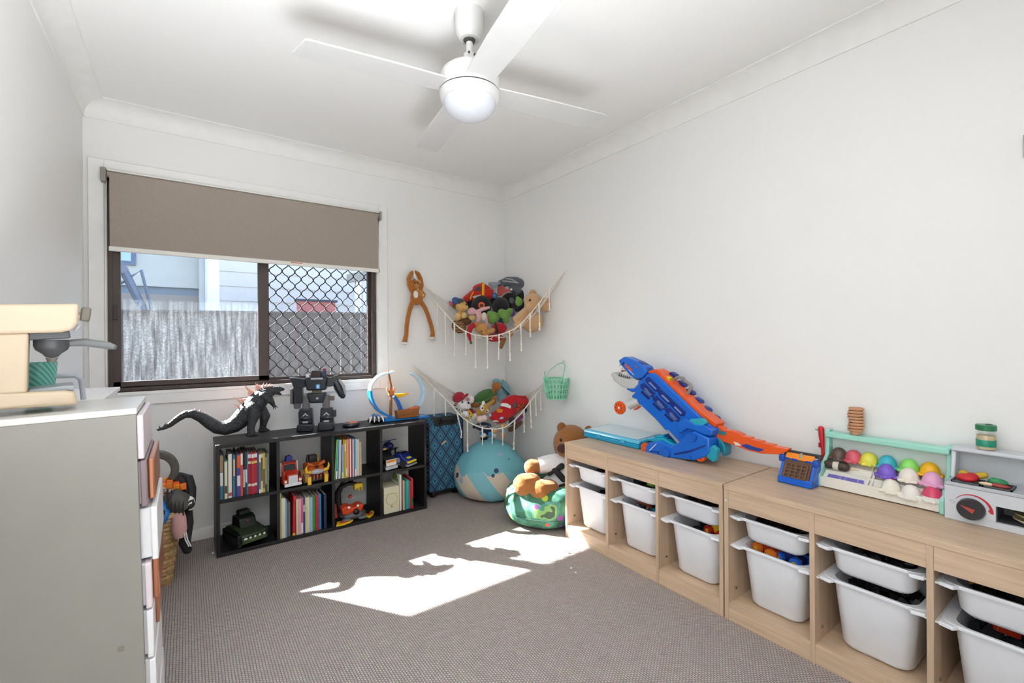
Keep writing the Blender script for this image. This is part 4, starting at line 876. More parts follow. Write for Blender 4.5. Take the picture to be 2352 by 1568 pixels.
# ================================================================== hanging monkey
MK = '#b06a26'
t = toy('plush_monkey', 'long-limbed brown plush monkey hanging on the back wall', 'plush monkey', (955, 690), 'Y', YB-.05, [
    ('body', MK, [('e', 957, 684, 0, 15, 17, 11), ('e', 955, 652, 0, 11, 12, 10), ('e', 953, 664, 0, 8, 10, 8), ('e', 958, 672, 0, 12, 14, 10), ('t', [(946, 668, 0, 5), (940, 655, 0, 5), (939, 640, 0, 5), (945, 627, 0, 5), (951, 624, -2, 4)]), ('t', [(965, 668, 0, 5), (969, 655, 0, 5), (966, 640, 0, 5), (960, 628, 0, 5), (953, 624, -2, 4)]),
        ('t', [(948, 692, 0, 6), (942, 708, 0, 5.5), (937, 728, 0, 5), (934, 748, 0, 5), (933, 768, 0, 5), (930, 782, 0, 6)]), ('t', [(966, 692, 0, 6), (977, 708, 0, 5.5), (984, 726, 0, 5), (990, 746, 0, 5), (994, 764, 0, 5), (993, 772, 0, 6)])], dict(remesh=.005)),
    ('muzzle', '#c98f52', [('e', 957, 656, -9, 6, 5, 4)]), ('belly', '#eae0d4', [('e', 955, 676, -9, 6, 9, 4)]),
    ('sole', '#e6ddd2', [('e', 928, 788, -2, 7, 3.5, 5), ('e', 993, 777, -3, 8, 4, 5)]),
    ('ear', MK, [('e', 945, 648, 0, 3, 4, 2), ('e', 966, 650, 0, 3, 4, 2)]),
    ('eye', P('#1a1310', .2), [('e', 953, 649, -10, 1.3, 1.5, 1), ('e', 959, 650, -10, 1.3, 1.5, 1)]),
    ('cord', M('#efe9df', .9), [('t', [(951, 622, -5, 1.3), (952, 634, -6, 1.5), (957, 642, -7, 1.3), (966, 648, -6, 1.0)]), ('t', [(950, 624, -5, 1.2), (955, 632, -6, 1.2), (952, 638, -6, 1.2)])]),
    ('wall_hook', P('#e9e9e9', .4), [('t', [(951, 616, 6, 1.5), (951, 620, -2, 1.5), (951, 624, -4, 1.5)])]),
])
toy('plush_baby_monkey', 'tiny tan plush monkey clinging to the large hanging monkey', 'plush monkey', (966, 674), 'Y', YB-.085, [
    ('body', '#c4813c', [('e', 968, 672, 0, 6, 6, 4), ('e', 960, 664, 0, 4.5, 4, 4), ('t', [(960, 666, -1, 2), (966, 678, -1, 2), (972, 683, -1, 2)]), ('t', [(972, 669, 0, 2), (976, 676, 0, 2), (974, 682, 0, 2)])], dict(remesh=.0035)), ('face', '#e0b27a', [('e', 960, 665, -4, 2.2, 2, 1.2)])])

# ================================================================== toy hammocks
ROPE = M('#e9e2d8', .9, 'fabric', s=400)
def vplane(px, py, A, B):
    r = ray(px, py); n = Vector((B.y-A.y, -(B.x-A.x), 0)); t = n.dot(Vector((A.x, A.y, 0)))/n.dot(Vector((r.x, r.y, 0))); return Vector((r.x*t, r.y*t, CH+r.z*t))
def catmull(P_, n):
    out = []; m = len(P_)-1
    for i in range(n+1):
        s = i/n*m; j = min(int(s), m-1); u = s-j; p0, p1, p2, p3 = P_[max(j-1, 0)], P_[j], P_[j+1], P_[min(j+2, m)]
        out.append(.5*((2*p1)+(p2-p0)*u+(2*p0-5*p1+4*p2-p3)*u*u+(3*p1-p0-3*p2+p3)*u**3))
    return out
def hammock(label, a, b, c, rim_px, bulge, pouch, tassels, zc, zback):
    A = at(*a, Y=YB-.01); B = at(*b, X=XR-.01); C = Vector((XR-.02, YB-.02, zc))
    t = thing('toy_hammock', label, 'toy hammock', Vector(((A.x+B.x)/2, (A.y+B.y)/2, C.z)))
    rim = [A]+[vplane(x, y, A, B) for x, y in rim_px]+[B]
    nrm = Vector((-(B.y-A.y), (B.x-A.x), 0)).normalized()*-1
    if nrm.dot(Vector((sT, cT, 0))) > 0: nrm = -nrm
    m = len(rim)-1
    rim = [p+nrm*bulge*math.sin(PI*i/m) for i, p in enumerate(rim)]
    n = 44; R = catmull(rim, n)
    ob('rim_rope', G().tube(R, .0042, 6), ROPE, t, W=True)
    bc = [A, Vector((A.x*.5+C.x*.5, C.y, zback)), Vector((C.x-.06, C.y-.02, zback-.02)), Vector((C.x-.02, C.y-.06, zback-.02)), Vector((C.x, B.y*.5+C.y*.5, zback)), B]
    K = catmull(bc, n)
    ob('back_rope', G().tube(K, .0035, 6), ROPE, t, W=True)
    ob('corner_rope', G().tube([C, (C+K[n//2])/2, K[n//2]], .004, 6), ROPE, t, W=True)
    def S(s, v):
        i = min(max(s, 0), 1)*n; j = min(int(i), n-1); u = i-j; p = R[j].lerp(R[j+1], u); q = K[j].lerp(K[j+1], u)
        w_ = math.sin(PI*min(max(s, 0), 1)); h = p.lerp(q, v); h.z = min(h.z, p.z*(1-v)+q.z*v) - pouch*w_*math.sin(PI*min(v, 1))**.8; return h
    nl = 15
    for sg in (1, -1):
        for i in range(-6, nl+7):
            pts = []
            for k in range(0, 15):
                v = k/14; s = (i+.5)/nl+sg*v*.34
                if .03 < s < .97: pts.append(S(s, v))
            if len(pts) > 2: ob('net_cord', G().tube(pts, .0027, 5), ROPE, t, W=True)
    for s, ln, dx in tassels:
        p = S(s, 0); g = G(); e = p+Vector((dx, dx*.3, -ln))
        g.tube([p+Vector((0, 0, .006)), p+Vector((0, 0, -.012)), p.lerp(e, .5), e+Vector((0, 0, .02)), e], [.0065, .0065, .0042, .0042, .0042], 7)
        g.ell(e+Vector((0, 0, .02)), (.0075, .0075, .008), None, 10, 6); g.spike(e+Vector((0, 0, .018)), e+Vector((.004, 0, -.022)), .008, 6); g.spike(e+Vector((0, 0, -.03)), e+Vector((0, 0, .012)), .009, 7)
        ob('tassel', g, ROPE, t, W=True)
    for p in (A, B, C): ob('wall_hook', G().cyl(p, p+Vector((0, 0, .012)), .006, 8), P('#e8e8e6', .3), t, W=True)
    return A, B, C
hammock('upper corner net hammock full of plush toys, hung from both walls', (978, 662), (1298, 622), None,
    [(1003, 695), (1031, 727), (1055, 750), (1085, 766), (1120, 772), (1155, 767), (1190, 751), (1218, 722), (1244, 690), (1270, 655)], .04, .10,
    [(.10, .20, 0), (.16, .22, 0), (.24, .22, .004), (.33, .15, 0), (.39, .22, .003), (.46, .21, 0), (.53, .16, -.006), (.59, .19, .004), (.66, .17, .006), (.73, .14, 0), (.80, .17, .006), (.88, .12, .004)], 1.62, 1.40)
hammock('lower corner net hammock full of plush toys, above the teal beanbag', (948, 840), (1262, 872), None,
    [(975, 868), (1005, 897), (1035, 925), (1062, 955), (1095, 975), (1130, 982), (1160, 978), (1190, 955), (1212, 928), (1235, 900)], .05, .06,
    [(.16, .20, 0), (.24, .17, 0), (.33, .17, .04), (.40, .20, .0), (.49, .15, 0), (.55, .20, -.01), (.62, .16, 0), (.70, .19, -.01), (.78, .14, .0), (.84, .17, .01), (.89, .13, .004), (.93, .13, 0)], .93, .72)
# ------------------------------------------------------------------ plush toys in the upper hammock
GU = 'plush toys in the upper hammock'
BKP = '#1b1a1d'
def car_plush(name, label, D, base, body, dark, rest): return toy(name, label, 'plush car', base, 'D', D, [('tyre', BKP, dark, {}), ('body', body[0], body[1], dict(remesh=.005))]+rest, GU)
car_plush('plush_monster_truck', 'red plush monster truck with big black tyres in the upper hammock', 3.56, (1098, 725),
    ('#c8281c', [('t', [(1071, 686, 0, 8), (1085, 678, 0, 12), (1105, 676, 0, 14), (1125, 675, 0, 14)]), ('t', [(1096, 664, 0, 11), (1108, 660, 0, 12), (1118, 665, 0, 10)])]),
    [('e', 1106, 702, -18, 23, 23, 14), ('e', 1150, 704, -10, 20, 22, 16), ('e', 1085, 694, 10, 16, 18, 12), ('e', 1128, 690, 10, 22, 12, 16)],
    [('hub', P('#e85a24', .5), [('e', 1106, 701, -32, 7.5, 7.5, 2)]), ('hub_core', P('#3a302c', .6), [('e', 1106, 701, -34, 4, 4, 1.5)]), ('window', '#4a4c52', [('p', [(1089, 666), (1095, 659), (1104, 657), (1104, 668)], -14, -11)]), ('yellow_stripe', '#e0b21c', [('p', [(1107, 651), (1113, 649), (1112, 678), (1107, 678)], -16, -13), ('p', [(1079, 686), (1084, 672), (1090, 668), (1086, 674), (1081, 688)], -13, -11)]), ('grey_patch', '#c9c9c9', [('p', [(1085, 681), (1104, 676), (1104, 681), (1088, 685)], -16, -13)])])
car_plush('plush_monster_truck', 'grey plush monster truck with black tyres at the top of the upper hammock', 3.66, (1180, 700),
    ('#5f646c', [('t', [(1150, 652, 0, 9), (1165, 646, 0, 11), (1185, 648, 0, 13), (1200, 652, 0, 10)]), ('t', [(1178, 662, 0, 10), (1190, 668, 0, 9)])]),
    [('e', 1172, 694, -14, 22, 22, 14), ('e', 1204, 680, 4, 17, 17, 12), ('e', 1190, 700, 0, 20, 16, 12)],
    [('hub', '#5d5f62', [('e', 1175, 690, -28, 6, 7, 2)]), ('silver_stripe', '#b4b8bd', [('t', [(1155, 645, -9, 1.5), (1170, 647, -12, 1.5), (1186, 649, -13, 1.5)]), ('t', [(1163, 640, -8, 1.5), (1176, 642, -11, 1.5), (1190, 650, -12, 1.5)])]), ('headlight', P('#f0f0ee', .2), [('e', 1174, 665, -16, 3, 3, 2)])])
toy('plush_dragon', 'salmon pink plush wing folded between the two trucks', 'plush toy', (1157, 675), 'D', 3.55, [('body', '#b3544e', [('p', [(1142, 660), (1156, 654), (1160, 662), (1176, 666), (1168, 670), (1160, 672), (1152, 679), (1143, 681)], -5, 5)], dict(remesh=.004))], GU)
toy('plush_grey_knot', 'small grey knotted plush hanging beside the red truck', 'plush toy', (1135, 665), 'D', 3.50, [('body', '#8d929a', [('e', 1134, 655, 0, 9, 8, 7), ('t', [(1126, 652, 0, 5), (1134, 656, 0, 4), (1146, 650, 0, 4)]), ('t', [(1136, 660, 0, 3), (1136, 674, -2, 3)])], RM), ('blue_ball', P('#41618a', .25), [('e', 1136, 679, -3, 7, 7, 7)])], GU)
toy('plush_puppy', 'tan plush puppy with a blue cap at the left of the upper hammock', 'plush puppy', (1063, 745), 'D', 3.46, [
    ('body', '#d9ab62', [('e', 1060, 703, 0, 14, 13, 12), ('e', 1068, 706, -8, 8, 7, 7), ('e', 1060, 730, 4, 15, 16, 12)], RM), ('paw', '#e6bf78', [('e', 1052, 727, -12, 7, 9, 6), ('e', 1066, 724, -12, 6.5, 7, 6), ('e', 1085, 729, -8, 8, 6.5, 6)]),
    ('cap', '#2a5aa0', [('e', 1050, 692, 0, 12, 8, 12), ('e', 1046, 688, 0, 8, 6, 8)]), ('cap_brim', '#3f4446', [('e', 1057, 690, -8, 10, 5, 8)]), ('ear', '#7a4a2c', [('t', [(1046, 705, 2, 5), (1040, 700, 3, 5), (1034, 694, 3, 3)])]), ('ear_lining', '#c9586a', [('e', 1036, 697, -2, 4, 5, 2)]),
    ('eye', P('#2b3a6a', .15), [('e', 1055, 696, -11, 2, 2, 1.5)]), ('nose', P('#2a1c16', .2), [('e', 1072, 699, -12, 3, 2.4, 2)]), ('seat', '#6b4424', [('e', 1066, 738, 4, 18, 10, 14)])], GU)
toy('plush_bunny', 'pale pink floral plush bunny lying in the upper hammock', 'plush bunny', (1105, 730), 'D', 3.42, [('body', M('#d9a9ad', .95, 'plush', s=90), [('e', 1084, 715, 0, 10, 9, 8), ('t', [(1096, 716, 0, 5), (1108, 710, 0, 4.5), (1123, 706, 0, 3.5)]), ('t', [(1100, 722, 0, 7), (1101, 732, 0, 6), (1098, 739, 0, 5)]), ('t', [(1115, 724, 0, 5), (1118, 740, -2, 3.5), (1118, 756, -4, 3)])], RM), ('belly', '#e0d6c2', [('e', 1112, 727, 0, 7, 10, 6)])], GU)
toy('plush_turtle', 'green plush turtle with wide flippers in the upper hammock', 'plush turtle', (1150, 735), 'D', 3.44, [('body', '#6f9a45', [('e', 1133, 730, 0, 14, 15, 10), ('e', 1127, 721, -2, 9, 8, 8), ('e', 1160, 722, -2, 14, 11, 9), ('e', 1152, 717, -4, 9, 8, 7), ('e', 1162, 735, -2, 8, 8, 7), ('e', 1171, 715, 0, 8, 8, 7)], RM), ('flipper', '#7ba84c', [('e', 1192, 693, 2, 9, 10, 8), ('e', 1189, 685, 2, 5, 5, 4)], RM), ('purple_trim', '#5a3f8a', [('e', 1176, 717, 4, 8, 10, 6)]), ('dark_base', '#1e3f5a', [('e', 1150, 738, 6, 10, 8, 8)])], GU)
toy('plush_bear', 'beige plush teddy bear at the right of the upper hammock', 'plush bear', (1225, 745), 'D', 3.34, [
    ('body', '#cfa67c', [('e', 1224, 693, 0, 21, 20, 17), ('e', 1216, 706, -8, 12, 11, 10), ('e', 1222, 738, 6, 26, 26, 18), ('t', [(1210, 712, 0, 9), (1198, 722, -6, 9), (1186, 732, -10, 8)]), ('t', [(1200, 735, -2, 12), (1190, 748, -8, 10)]), ('e', 1252, 700, 6, 14, 17, 10)], RM),
    ('ear', '#c79a6c', [('e', 1224, 672, 0, 8, 7, 5)]), ('eye', P('#1b130e', .15), [('e', 1217, 689, -18, 2.6, 3, 2)]), ('paw', '#b8834a', [('e', 1172, 764, -8, 7, 10, 7)])], GU)
toy('plush_reindeer', 'tan plush reindeer with a red hat and jumper in the upper hammock', 'plush reindeer', (1115, 765), 'D', 3.36, [
    ('body', '#c08a48', [('e', 1106, 754, 0, 15, 13, 10), ('e', 1112, 764, -4, 9, 9, 8), ('t', [(1122, 762, -4, 5), (1132, 758, -6, 6)])], RM), ('ear', '#b57d3c', [('e', 1096, 744, -4, 8, 4.5, 4)]), ('jumper', '#b0141c', [('e', 1146, 754, 4, 18, 14, 10), ('e', 1136, 775, 2, 20, 10, 9)]), ('belt', '#1a1416', [('t', [(1138, 743, -8, 2.5), (1141, 756, -9, 2.5), (1144, 770, -8, 2.5)])]),
    ('hat', '#b3121b', [('t', [(1088, 746, -2, 6), (1080, 752, -6, 7), (1076, 768, -8, 5.5), (1081, 784, -9, 2)])]), ('pompom', '#1d6b4a', [('e', 1082, 787, -9, 3, 3, 3)]), ('nose', P('#8a2a24', .4), [('e', 1108, 769, -13, 2.6, 2.6, 2)]), ('eye', P('#1a120e', .2), [('e', 1106, 761, -12, 1.6, 1.8, 1)]), ('leg', '#8f5a2c', [('t', [(1158, 778, 0, 5), (1153, 790, -2, 5.5), (1151, 797, -3, 4)])])], GU)
toy('plush_tiger', 'dark striped plush tucked at the left edge of the upper hammock', 'plush toy', (1054, 752), 'D', 3.4, [('body', M('#3a2a22', .95, 'stripe', c2='#b98a5c', s=26, d='Z', dist=3), [('e', 1056, 752, 6, 15, 14, 10), ('e', 1045, 748, 6, 8, 12, 8)], RM)], GU)
# ------------------------------------------------------------------ plush toys in the lower hammock
GL = 'plush toys in the lower hammock'
toy('plush_dog', 'white plush dog with a red cap in the lower hammock', 'plush dog', (1070, 965), 'D', 3.44, [
    ('body', '#e9e6e6', [('e', 1065, 930, 0, 15, 13, 12), ('e', 1074, 933, -8, 8, 7, 7), ('e', 1082, 917, 3, 8, 9, 5), ('e', 1052, 934, 2, 8, 9, 7)], RM), ('cap', '#a81c30', [('e', 1053, 912, 0, 15, 12, 13, -25), ('t', [(1056, 918, -8, 3), (1066, 911, -9, 3), (1073, 906, -7, 3)])]),
    ('eye', P('#20304a', .15), [('e', 1062, 923, -12, 2, 2.6, 1.5)]), ('nose', P('#141214', .2), [('e', 1076, 925, -13, 2.6, 2.6, 2)]), ('spot', '#1c1b1d', [('e', 1046, 929, -5, 4, 3, 2), ('e', 1058, 942, -8, 2.5, 3, 2), ('e', 1050, 937, -7, 2, 2, 1.5)]), ('ear_lining', '#c98a8a', [('e', 1075, 917, -4, 4.5, 3.5, 2)]),
    ('jacket', '#8f1626', [('e', 1078, 948, 2, 17, 11, 10, 20)]), ('yellow_trim', '#d9ae1c', [('t', [(1076, 943, -9, 3), (1083, 950, -9, 3.5), (1072, 962, -9, 3)]), ('e', 1070, 962, -6, 6, 4, 5)]), ('glove', '#e2e4ea', [('e', 1069, 951, -13, 8, 8, 6)])], GL)
toy('plush_sea_turtle', 'green-shelled plush sea turtle in the lower hammock', 'plush turtle', (1112, 930), 'D', 3.56, [('shell', '#3f6b35', [('e', 1112, 911, 0, 28, 15, 16, -28)], {}), ('shell_rim', '#4f7f42', [('t', [(1085, 926, -6, 2.5), (1105, 924, -12, 3), (1122, 917, -12, 3), (1134, 904, -8, 2.5)])]), ('head', '#a8672e', [('e', 1140, 887, -6, 11, 11, 9), ('t', [(1136, 892, -4, 6), (1135, 902, -2, 6)])], RM), ('flipper', '#9f5f2a', [('e', 1092, 930, -12, 10, 6, 5)]), ('flipper', '#9f5f2a', [('e', 1133, 920, -12, 7, 11, 5, 25)])], GL)
toy('plush_rabbit', 'golden brown plush rabbit with white cheeks in the lower hammock', 'plush rabbit', (1110, 965), 'D', 3.40, [('body', '#b5873f', [('e', 1113, 939, 0, 12, 13, 10), ('t', [(1120, 930, 2, 5), (1127, 926, 4, 5), (1134, 921, 4, 4)]), ('e', 1100, 948, 4, 8, 12, 8)], RM), ('cheek', '#ece6da', [('e', 1107, 937, -7, 5, 7, 5), ('e', 1110, 927, -2, 4, 7, 4, 10), ('e', 1119, 944, -10, 4, 4, 3)]), ('eye', P('#181410', .15), [('e', 1108, 937, -12, 1.8, 2.2, 1.2)]), ('nose', P('#241a16', .3), [('e', 1118, 944, -13, 2, 1.8, 1)]), ('paw', M('#e2c9c4', .95, 'plush', s=120), [('e', 1103, 962, -8, 9, 8, 7), ('e', 1113, 960, -8, 7, 7, 6)]), ('leg', '#d6ccbc', [('e', 1090, 957, 2, 7, 10, 6, 30)])], GL)
toy('plush_elephant', 'pale blue plush animal with a big ear at the back of the lower hammock', 'plush toy', (1155, 915), 'D', 3.72, [('body', '#8fb9c4', [('e', 1152, 897, 0, 14, 18, 10), ('e', 1157, 912, 0, 16, 12, 10), ('e', 1140, 876, 0, 10, 7, 6)], RM), ('ear', '#7fabb8', [('e', 1162, 892, -9, 8, 22, 4, -22)]), ('cord', '#2a2c30', [('t', [(1152, 888, -16, 1.2), (1162, 898, -16, 1.2), (1168, 905, -16, 2.2)])])], GL)
toy('plush_race_car', 'red plush race car in the lower hammock', 'plush car', (1170, 975), 'D', 3.42, [
    ('body', '#c21622', [('t', [(1133, 956, 0, 10), (1145, 954, 0, 15), (1160, 948, 0, 19), (1175, 936, 4, 18), (1192, 926, 8, 16), (1203, 921, 10, 12)], 16), ('t', [(1160, 926, 4, 11), (1172, 920, 6, 13), (1184, 918, 8, 12)], 14), ('e', 1148, 963, -2, 17, 9, 13)], dict(remesh=.005)),
    ('windscreen', '#e6e4e0', [('p', [(1148, 931), (1153, 925), (1165, 926), (1174, 932), (1173, 938), (1160, 934)], -19, -15)]), ('side_window', '#55525a', [('p', [(1178, 926), (1186, 921), (1186, 932), (1178, 939)], -15, -11)]), ('wing', '#b5242a', [('p', [(1175, 907), (1210, 909), (1208, 914), (1174, 912)], 0, 16)]), ('hood_badge', '#d9801c', [('p', [(1139, 941), (1146, 938), (1156, 941), (1152, 948), (1143, 947)], -20, -16)]),
    ('flame', M('#b5361c', .9, 'blend', c2='#2a1a16', c3='#d9961c', s=60, p=.5, p3=.62), [('p', [(1184, 936), (1196, 926), (1206, 924), (1205, 932), (1192, 942), (1184, 950)], -15, -10)]), ('headlight', P('#9fc3d9', .3), [('e', 1126, 953, -8, 3, 4, 2), ('e', 1152, 960, -17, 5, 2.6, 2, -20)]), ('bumper', '#d8d4d2', [('e', 1139, 967, -13, 8, 2, 2)]), ('wheel', '#3a3634', [('e', 1176, 966, -8, 8, 10, 6), ('e', 1206, 940, 2, 5, 8, 5)])], GL)
toy('plush_penguin', 'navy plush with white and blue feet sagging under the lower hammock', 'plush toy', (1115, 985), 'D', 3.42, [('body', '#1c2c4a', [('e', 1110, 979, 0, 20, 10, 12), ('e', 1119, 990, 0, 10, 10, 8)], RM), ('foot', '#e4e6e8', [('e', 1110, 999, -4, 8, 6, 6), ('e', 1134, 998, -4, 8, 7, 6)]), ('blue_patch', '#2f8fd0', [('e', 1106, 995, -8, 5, 4, 4), ('e', 1126, 996, -8, 5, 5, 4)]), ('black_tail', '#121214', [('e', 1116, 1007, -2, 13, 5, 6), ('e', 1090, 980, -4, 5, 4, 4)])], GL)
for i, (x, y, r, lab) in enumerate(((1137, 990, 5.5, 'left of three orange beads on the'), (1155, 998, 5.5, 'right of three orange beads on the'), (1155, 978, 6, 'top of three orange beads on the'))):
    toy('wooden_bead', lab+' lower hammock net', 'bead', (x, y), 'D', 3.38, [('bead', P('#d9a362', .5), [('e', x, y, 0, r, r, r)])], 'wooden beads in the lower hammock')
toy('plush_snake', 'brown and purple plush peeking through the right side of the lower net', 'plush toy', (1188, 972), 'D', 3.46, [('body', '#6b4a34', [('t', [(1172, 986, 0, 6), (1184, 980, 0, 6), (1196, 970, 2, 5)])], RM), ('purple_band', '#9a4a8a', [('t', [(1186, 966, 0, 5), (1198, 956, 2, 5)])])], GL)

# ================================================================== green basket on the right wall
gb = at(1278, 893, X=XR-.085)
GRN = P('#7cc9a2', .35)
t = thing('hanging_basket', 'mint green plastic basket hanging on the right wall', 'basket', Vector((gb.x, gb.y, at(1278, 915, X=XR-.085).z)))
hb = at(1278, 870, X=XR-.085).z-at(1278, 915, X=XR-.085).z
kb = mpp('X', XR-.085, 1278, 890)
r0, r1 = 22*kb, 29*kb
for i in range(5):
    f_ = i/4; ob('hoop', G().lathe([(r0+(r1-r0)*f_-.002, hb*f_), (r0+(r1-r0)*f_+.002, hb*f_), (r0+(r1-r0)*f_+.002, hb*f_+.008), (r0+(r1-r0)*f_-.002, hb*f_+.008), (r0+(r1-r0)*f_-.002, hb*f_)], 30, cap=False), GRN, t)
for i in range(22):
    a = 2*PI*i/22; ob('slat', G().bar((r0*math.cos(a), r0*math.sin(a), .002), (r1*math.cos(a), r1*math.sin(a), hb+.004), .011, .0025), GRN, t)
ob('floor', G().lathe([(.001, 0), (r0, 0), (r0, .004), (.001, .004)], 30), GRN, t)
hz = at(1285, 832, X=XR-.03).z-t.location.z
ob('handle', G().tube([(-.02, r1, hb), (0, r1*.9, hb+(hz-hb)*.45), (.045, r1*.45, hb+(hz-hb)*.88), (.065, 0, hz), (.05, -r1*.45, hb+(hz-hb)*.85), (.0, -r1*.9, hb+(hz-hb)*.45), (-.02, -r1, hb)], .003, 6), GRN, t)
ob('front_plate', G().cbox((-r1*.85, r1*.25, hb*.72), (.006, .055, hb*.8)), M('#8fd0ae', .35), t, bevel=.002)
ob('side_tag', G().bar((-.01, r1+.006, hb*.35), (-.02, r1+.018, hb+.05), .02, .003), M('#69b892', .35), t)
ob('wall_hook', G().tube([(.083, 0, hz+.012), (.06, 0, hz+.008), (.058, 0, hz+.02)], .004, 6), P('#e4e4e2', .3), t)

# ================================================================== beanbags
def bagmat(name, mode):
    m = bpy.data.materials.new(name); m.use_nodes = True; N, Lk = nodes(m); b = N['Principled BSDF']; b.inputs['Roughness'].default_value = .85
    tc = N.new('ShaderNodeTexCoord')
    n = N.new('ShaderNodeTexNoise'); n.inputs['Scale'].default_value = 300; Lk.new(tc.outputs['Object'], n.inputs['Vector'])
    bp = N.new('ShaderNodeBump'); bp.inputs['Strength'].default_value = .25; bp.inputs['Distance'].default_value = .002; Lk.new(n.outputs['Fac'], bp.inputs['Height']); Lk.new(bp.outputs[0], b.inputs['Normal'])
    def ramp(src, stops):
        cr = N.new('ShaderNodeValToRGB'); cr.color_ramp.interpolation = 'CONSTANT'; e = cr.color_ramp.elements
        e[0].color = rgb(stops[0][1]); e[0].position = stops[0][0]; e[1].color = rgb(stops[1][1]); e[1].position = stops[1][0]
        for p, c in stops[2:]: q = e.new(p); q.color = rgb(c)
        Lk.new(src, cr.inputs[0]); return cr
    def mix(fac, a, c):
        x = N.new('ShaderNodeMix'); x.data_type = 'RGBA'; Lk.new(fac, x.inputs[0]); Lk.new(a, x.inputs[6]); Lk.new(c, x.inputs[7]); return x.outputs[2]
    def vor(scale, thr):
        v = N.new('ShaderNodeTexVoronoi'); v.inputs['Scale'].default_value = scale; Lk.new(tc.outputs['Object'], v.inputs['Vector'])
        lt = N.new('ShaderNodeMath'); lt.operation = 'LESS_THAN'; lt.inputs[1].default_value = thr; Lk.new(v.outputs['Distance'], lt.inputs[0]); return v, lt
    if mode == 1:
        dt = N.new('ShaderNodeVectorMath'); dt.operation = 'DOT_PRODUCT'; dt.inputs[1].default_value = (.815*.78/.034, -.58*.78/.034, .62/.034); Lk.new(tc.outputs['Object'], dt.inputs[0])
        sn = N.new('ShaderNodeMath'); sn.operation = 'SINE'; Lk.new(dt.outputs['Value'], sn.inputs[0])
        wv = N.new('ShaderNodeMapRange'); wv.inputs[1].default_value = -1; wv.inputs[2].default_value = 1; Lk.new(sn.outputs[0], wv.inputs[0])
        st = ramp(wv.outputs[0], [(0, '#c9bba8'), (.5, '#79b4be')])
        n2 = N.new('ShaderNodeTexNoise'); n2.inputs['Scale'].default_value = 5; n2.inputs['Detail'].default_value = 1; Lk.new(tc.outputs['Object'], n2.inputs['Vector'])
        sz = N.new('ShaderNodeSeparateXYZ'); Lk.new(tc.outputs['Object'], sz.inputs[0]); ad = N.new('ShaderNodeMath'); ad.operation = 'MULTIPLY_ADD'; ad.inputs[1].default_value = .28; Lk.new(n2.outputs['Fac'], ad.inputs[0]); Lk.new(sz.outputs['Z'], ad.inputs[2])
        gt = N.new('ShaderNodeMath'); gt.operation = 'GREATER_THAN'; gt.inputs[1].default_value = .345; Lk.new(ad.outputs[0], gt.inputs[0])
        te = N.new('ShaderNodeRGB'); te.outputs[0].default_value = rgb('#6fafbc'); c = mix(gt.outputs[0], st.outputs[0], te.outputs[0])
        v, lt = vor(8, .16); rc = ramp(v.outputs['Color'], [(0, '#2f4560'), (.35, '#d9b64a'), (.6, '#8fa8c4'), (.8, '#c9825a')]); c = mix(lt.outputs[0], c, rc.outputs[0])
    else:
        n2 = N.new('ShaderNodeTexNoise'); n2.inputs['Scale'].default_value = 7; n2.inputs['Detail'].default_value = 2; Lk.new(tc.outputs['Object'], n2.inputs['Vector'])
        st = ramp(n2.outputs['Fac'], [(0, '#2f5a48'), (.42, '#3f7358'), (.53, '#4f8a7a'), (.60, '#86b06a'), (.66, '#4a5f4c')]); c = st.outputs[0]
        v, lt = vor(11, .22); rc = ramp(v.outputs['Color'], [(0, '#b7c93f'), (.3, '#8a4a8f'), (.45, '#9fb8b0'), (.6, '#c8564a'), (.75, '#c9b8a6'), (.9, '#2f3a34')]); c = mix(lt.outputs[0], c, rc.outputs[0])
    Lk.new(c, b.inputs['Base Color']); return m
def bag(prof, dent, seed, n=40):
    rnd = random.Random(seed); ph = [rnd.uniform(0, 6) for _ in range(6)]
    def fn(u, v):
        a = 2*PI*u; i = v*(len(prof)-1); j = min(int(i), len(prof)-2); q = i-j; r = prof[j][0]*(1-q)+prof[j+1][0]*q; z = prof[j][1]*(1-q)+prof[j+1][1]*q
        r *= 1+.035*math.sin(3*a+ph[0]+2*z*8)+.02*math.sin(7*a+ph[1]+z*20)+.012*math.sin(11*a+ph[2])*min(1, z*6)
        x, y = r*math.cos(a), r*math.sin(a)
        z += dent(x, y, z)
        return (x, y, max(z, 0.0))
    return G().grid(fn, n, 26, True)
c0 = at(1146, 1120, Z=.1); c0 = Vector((1.905, 2.965, 0))
t = thing('beanbag', 'teal and cream striped beanbag slumped in the corner', 'beanbag', c0)
b1 = ob('bag', bag([(.001, 0), (.20, 0), (.27, .03), (.295, .09), (.29, .16), (.265, .23), (.225, .29), (.17, .345), (.10, .385), (.05, .40), (.001, .405)], lambda x, y, z: 0, 3), bagmat('beanbag_stripes', 1), t, subd=1)
ob('top_knot', G().lathe([(.03, 0), (.028, .02), (.012, .035), (.001, .036)], 16, (0, 0, .395)), M('#5b9aa8', .8), t)
c2_ = Vector((1.945, 2.335, 0))
t = thing('beanbag', 'green patterned beanbag holding the big teddy bear', 'beanbag', c2_)
ob('bag', bag([(.001, 0), (.20, 0), (.265, .03), (.285, .08), (.28, .14), (.262, .19), (.235, .225), (.18, .245), (.11, .235), (.05, .225), (.001, .22)], lambda x, y, z: (.09*max(0, x) if z > .1 else 0)-.03*max(0, 1-math.hypot(x+.02, y)/.15)*(z > .15), 5), bagmat('beanbag_patchwork', 2), t, subd=1)
ob('seam', G().tube([(.287*math.cos(2*PI*i/40), .287*math.sin(2*PI*i/40), .082) for i in range(40)], .0025, 5, closed=True), M('#2f4a3c', .8), t)

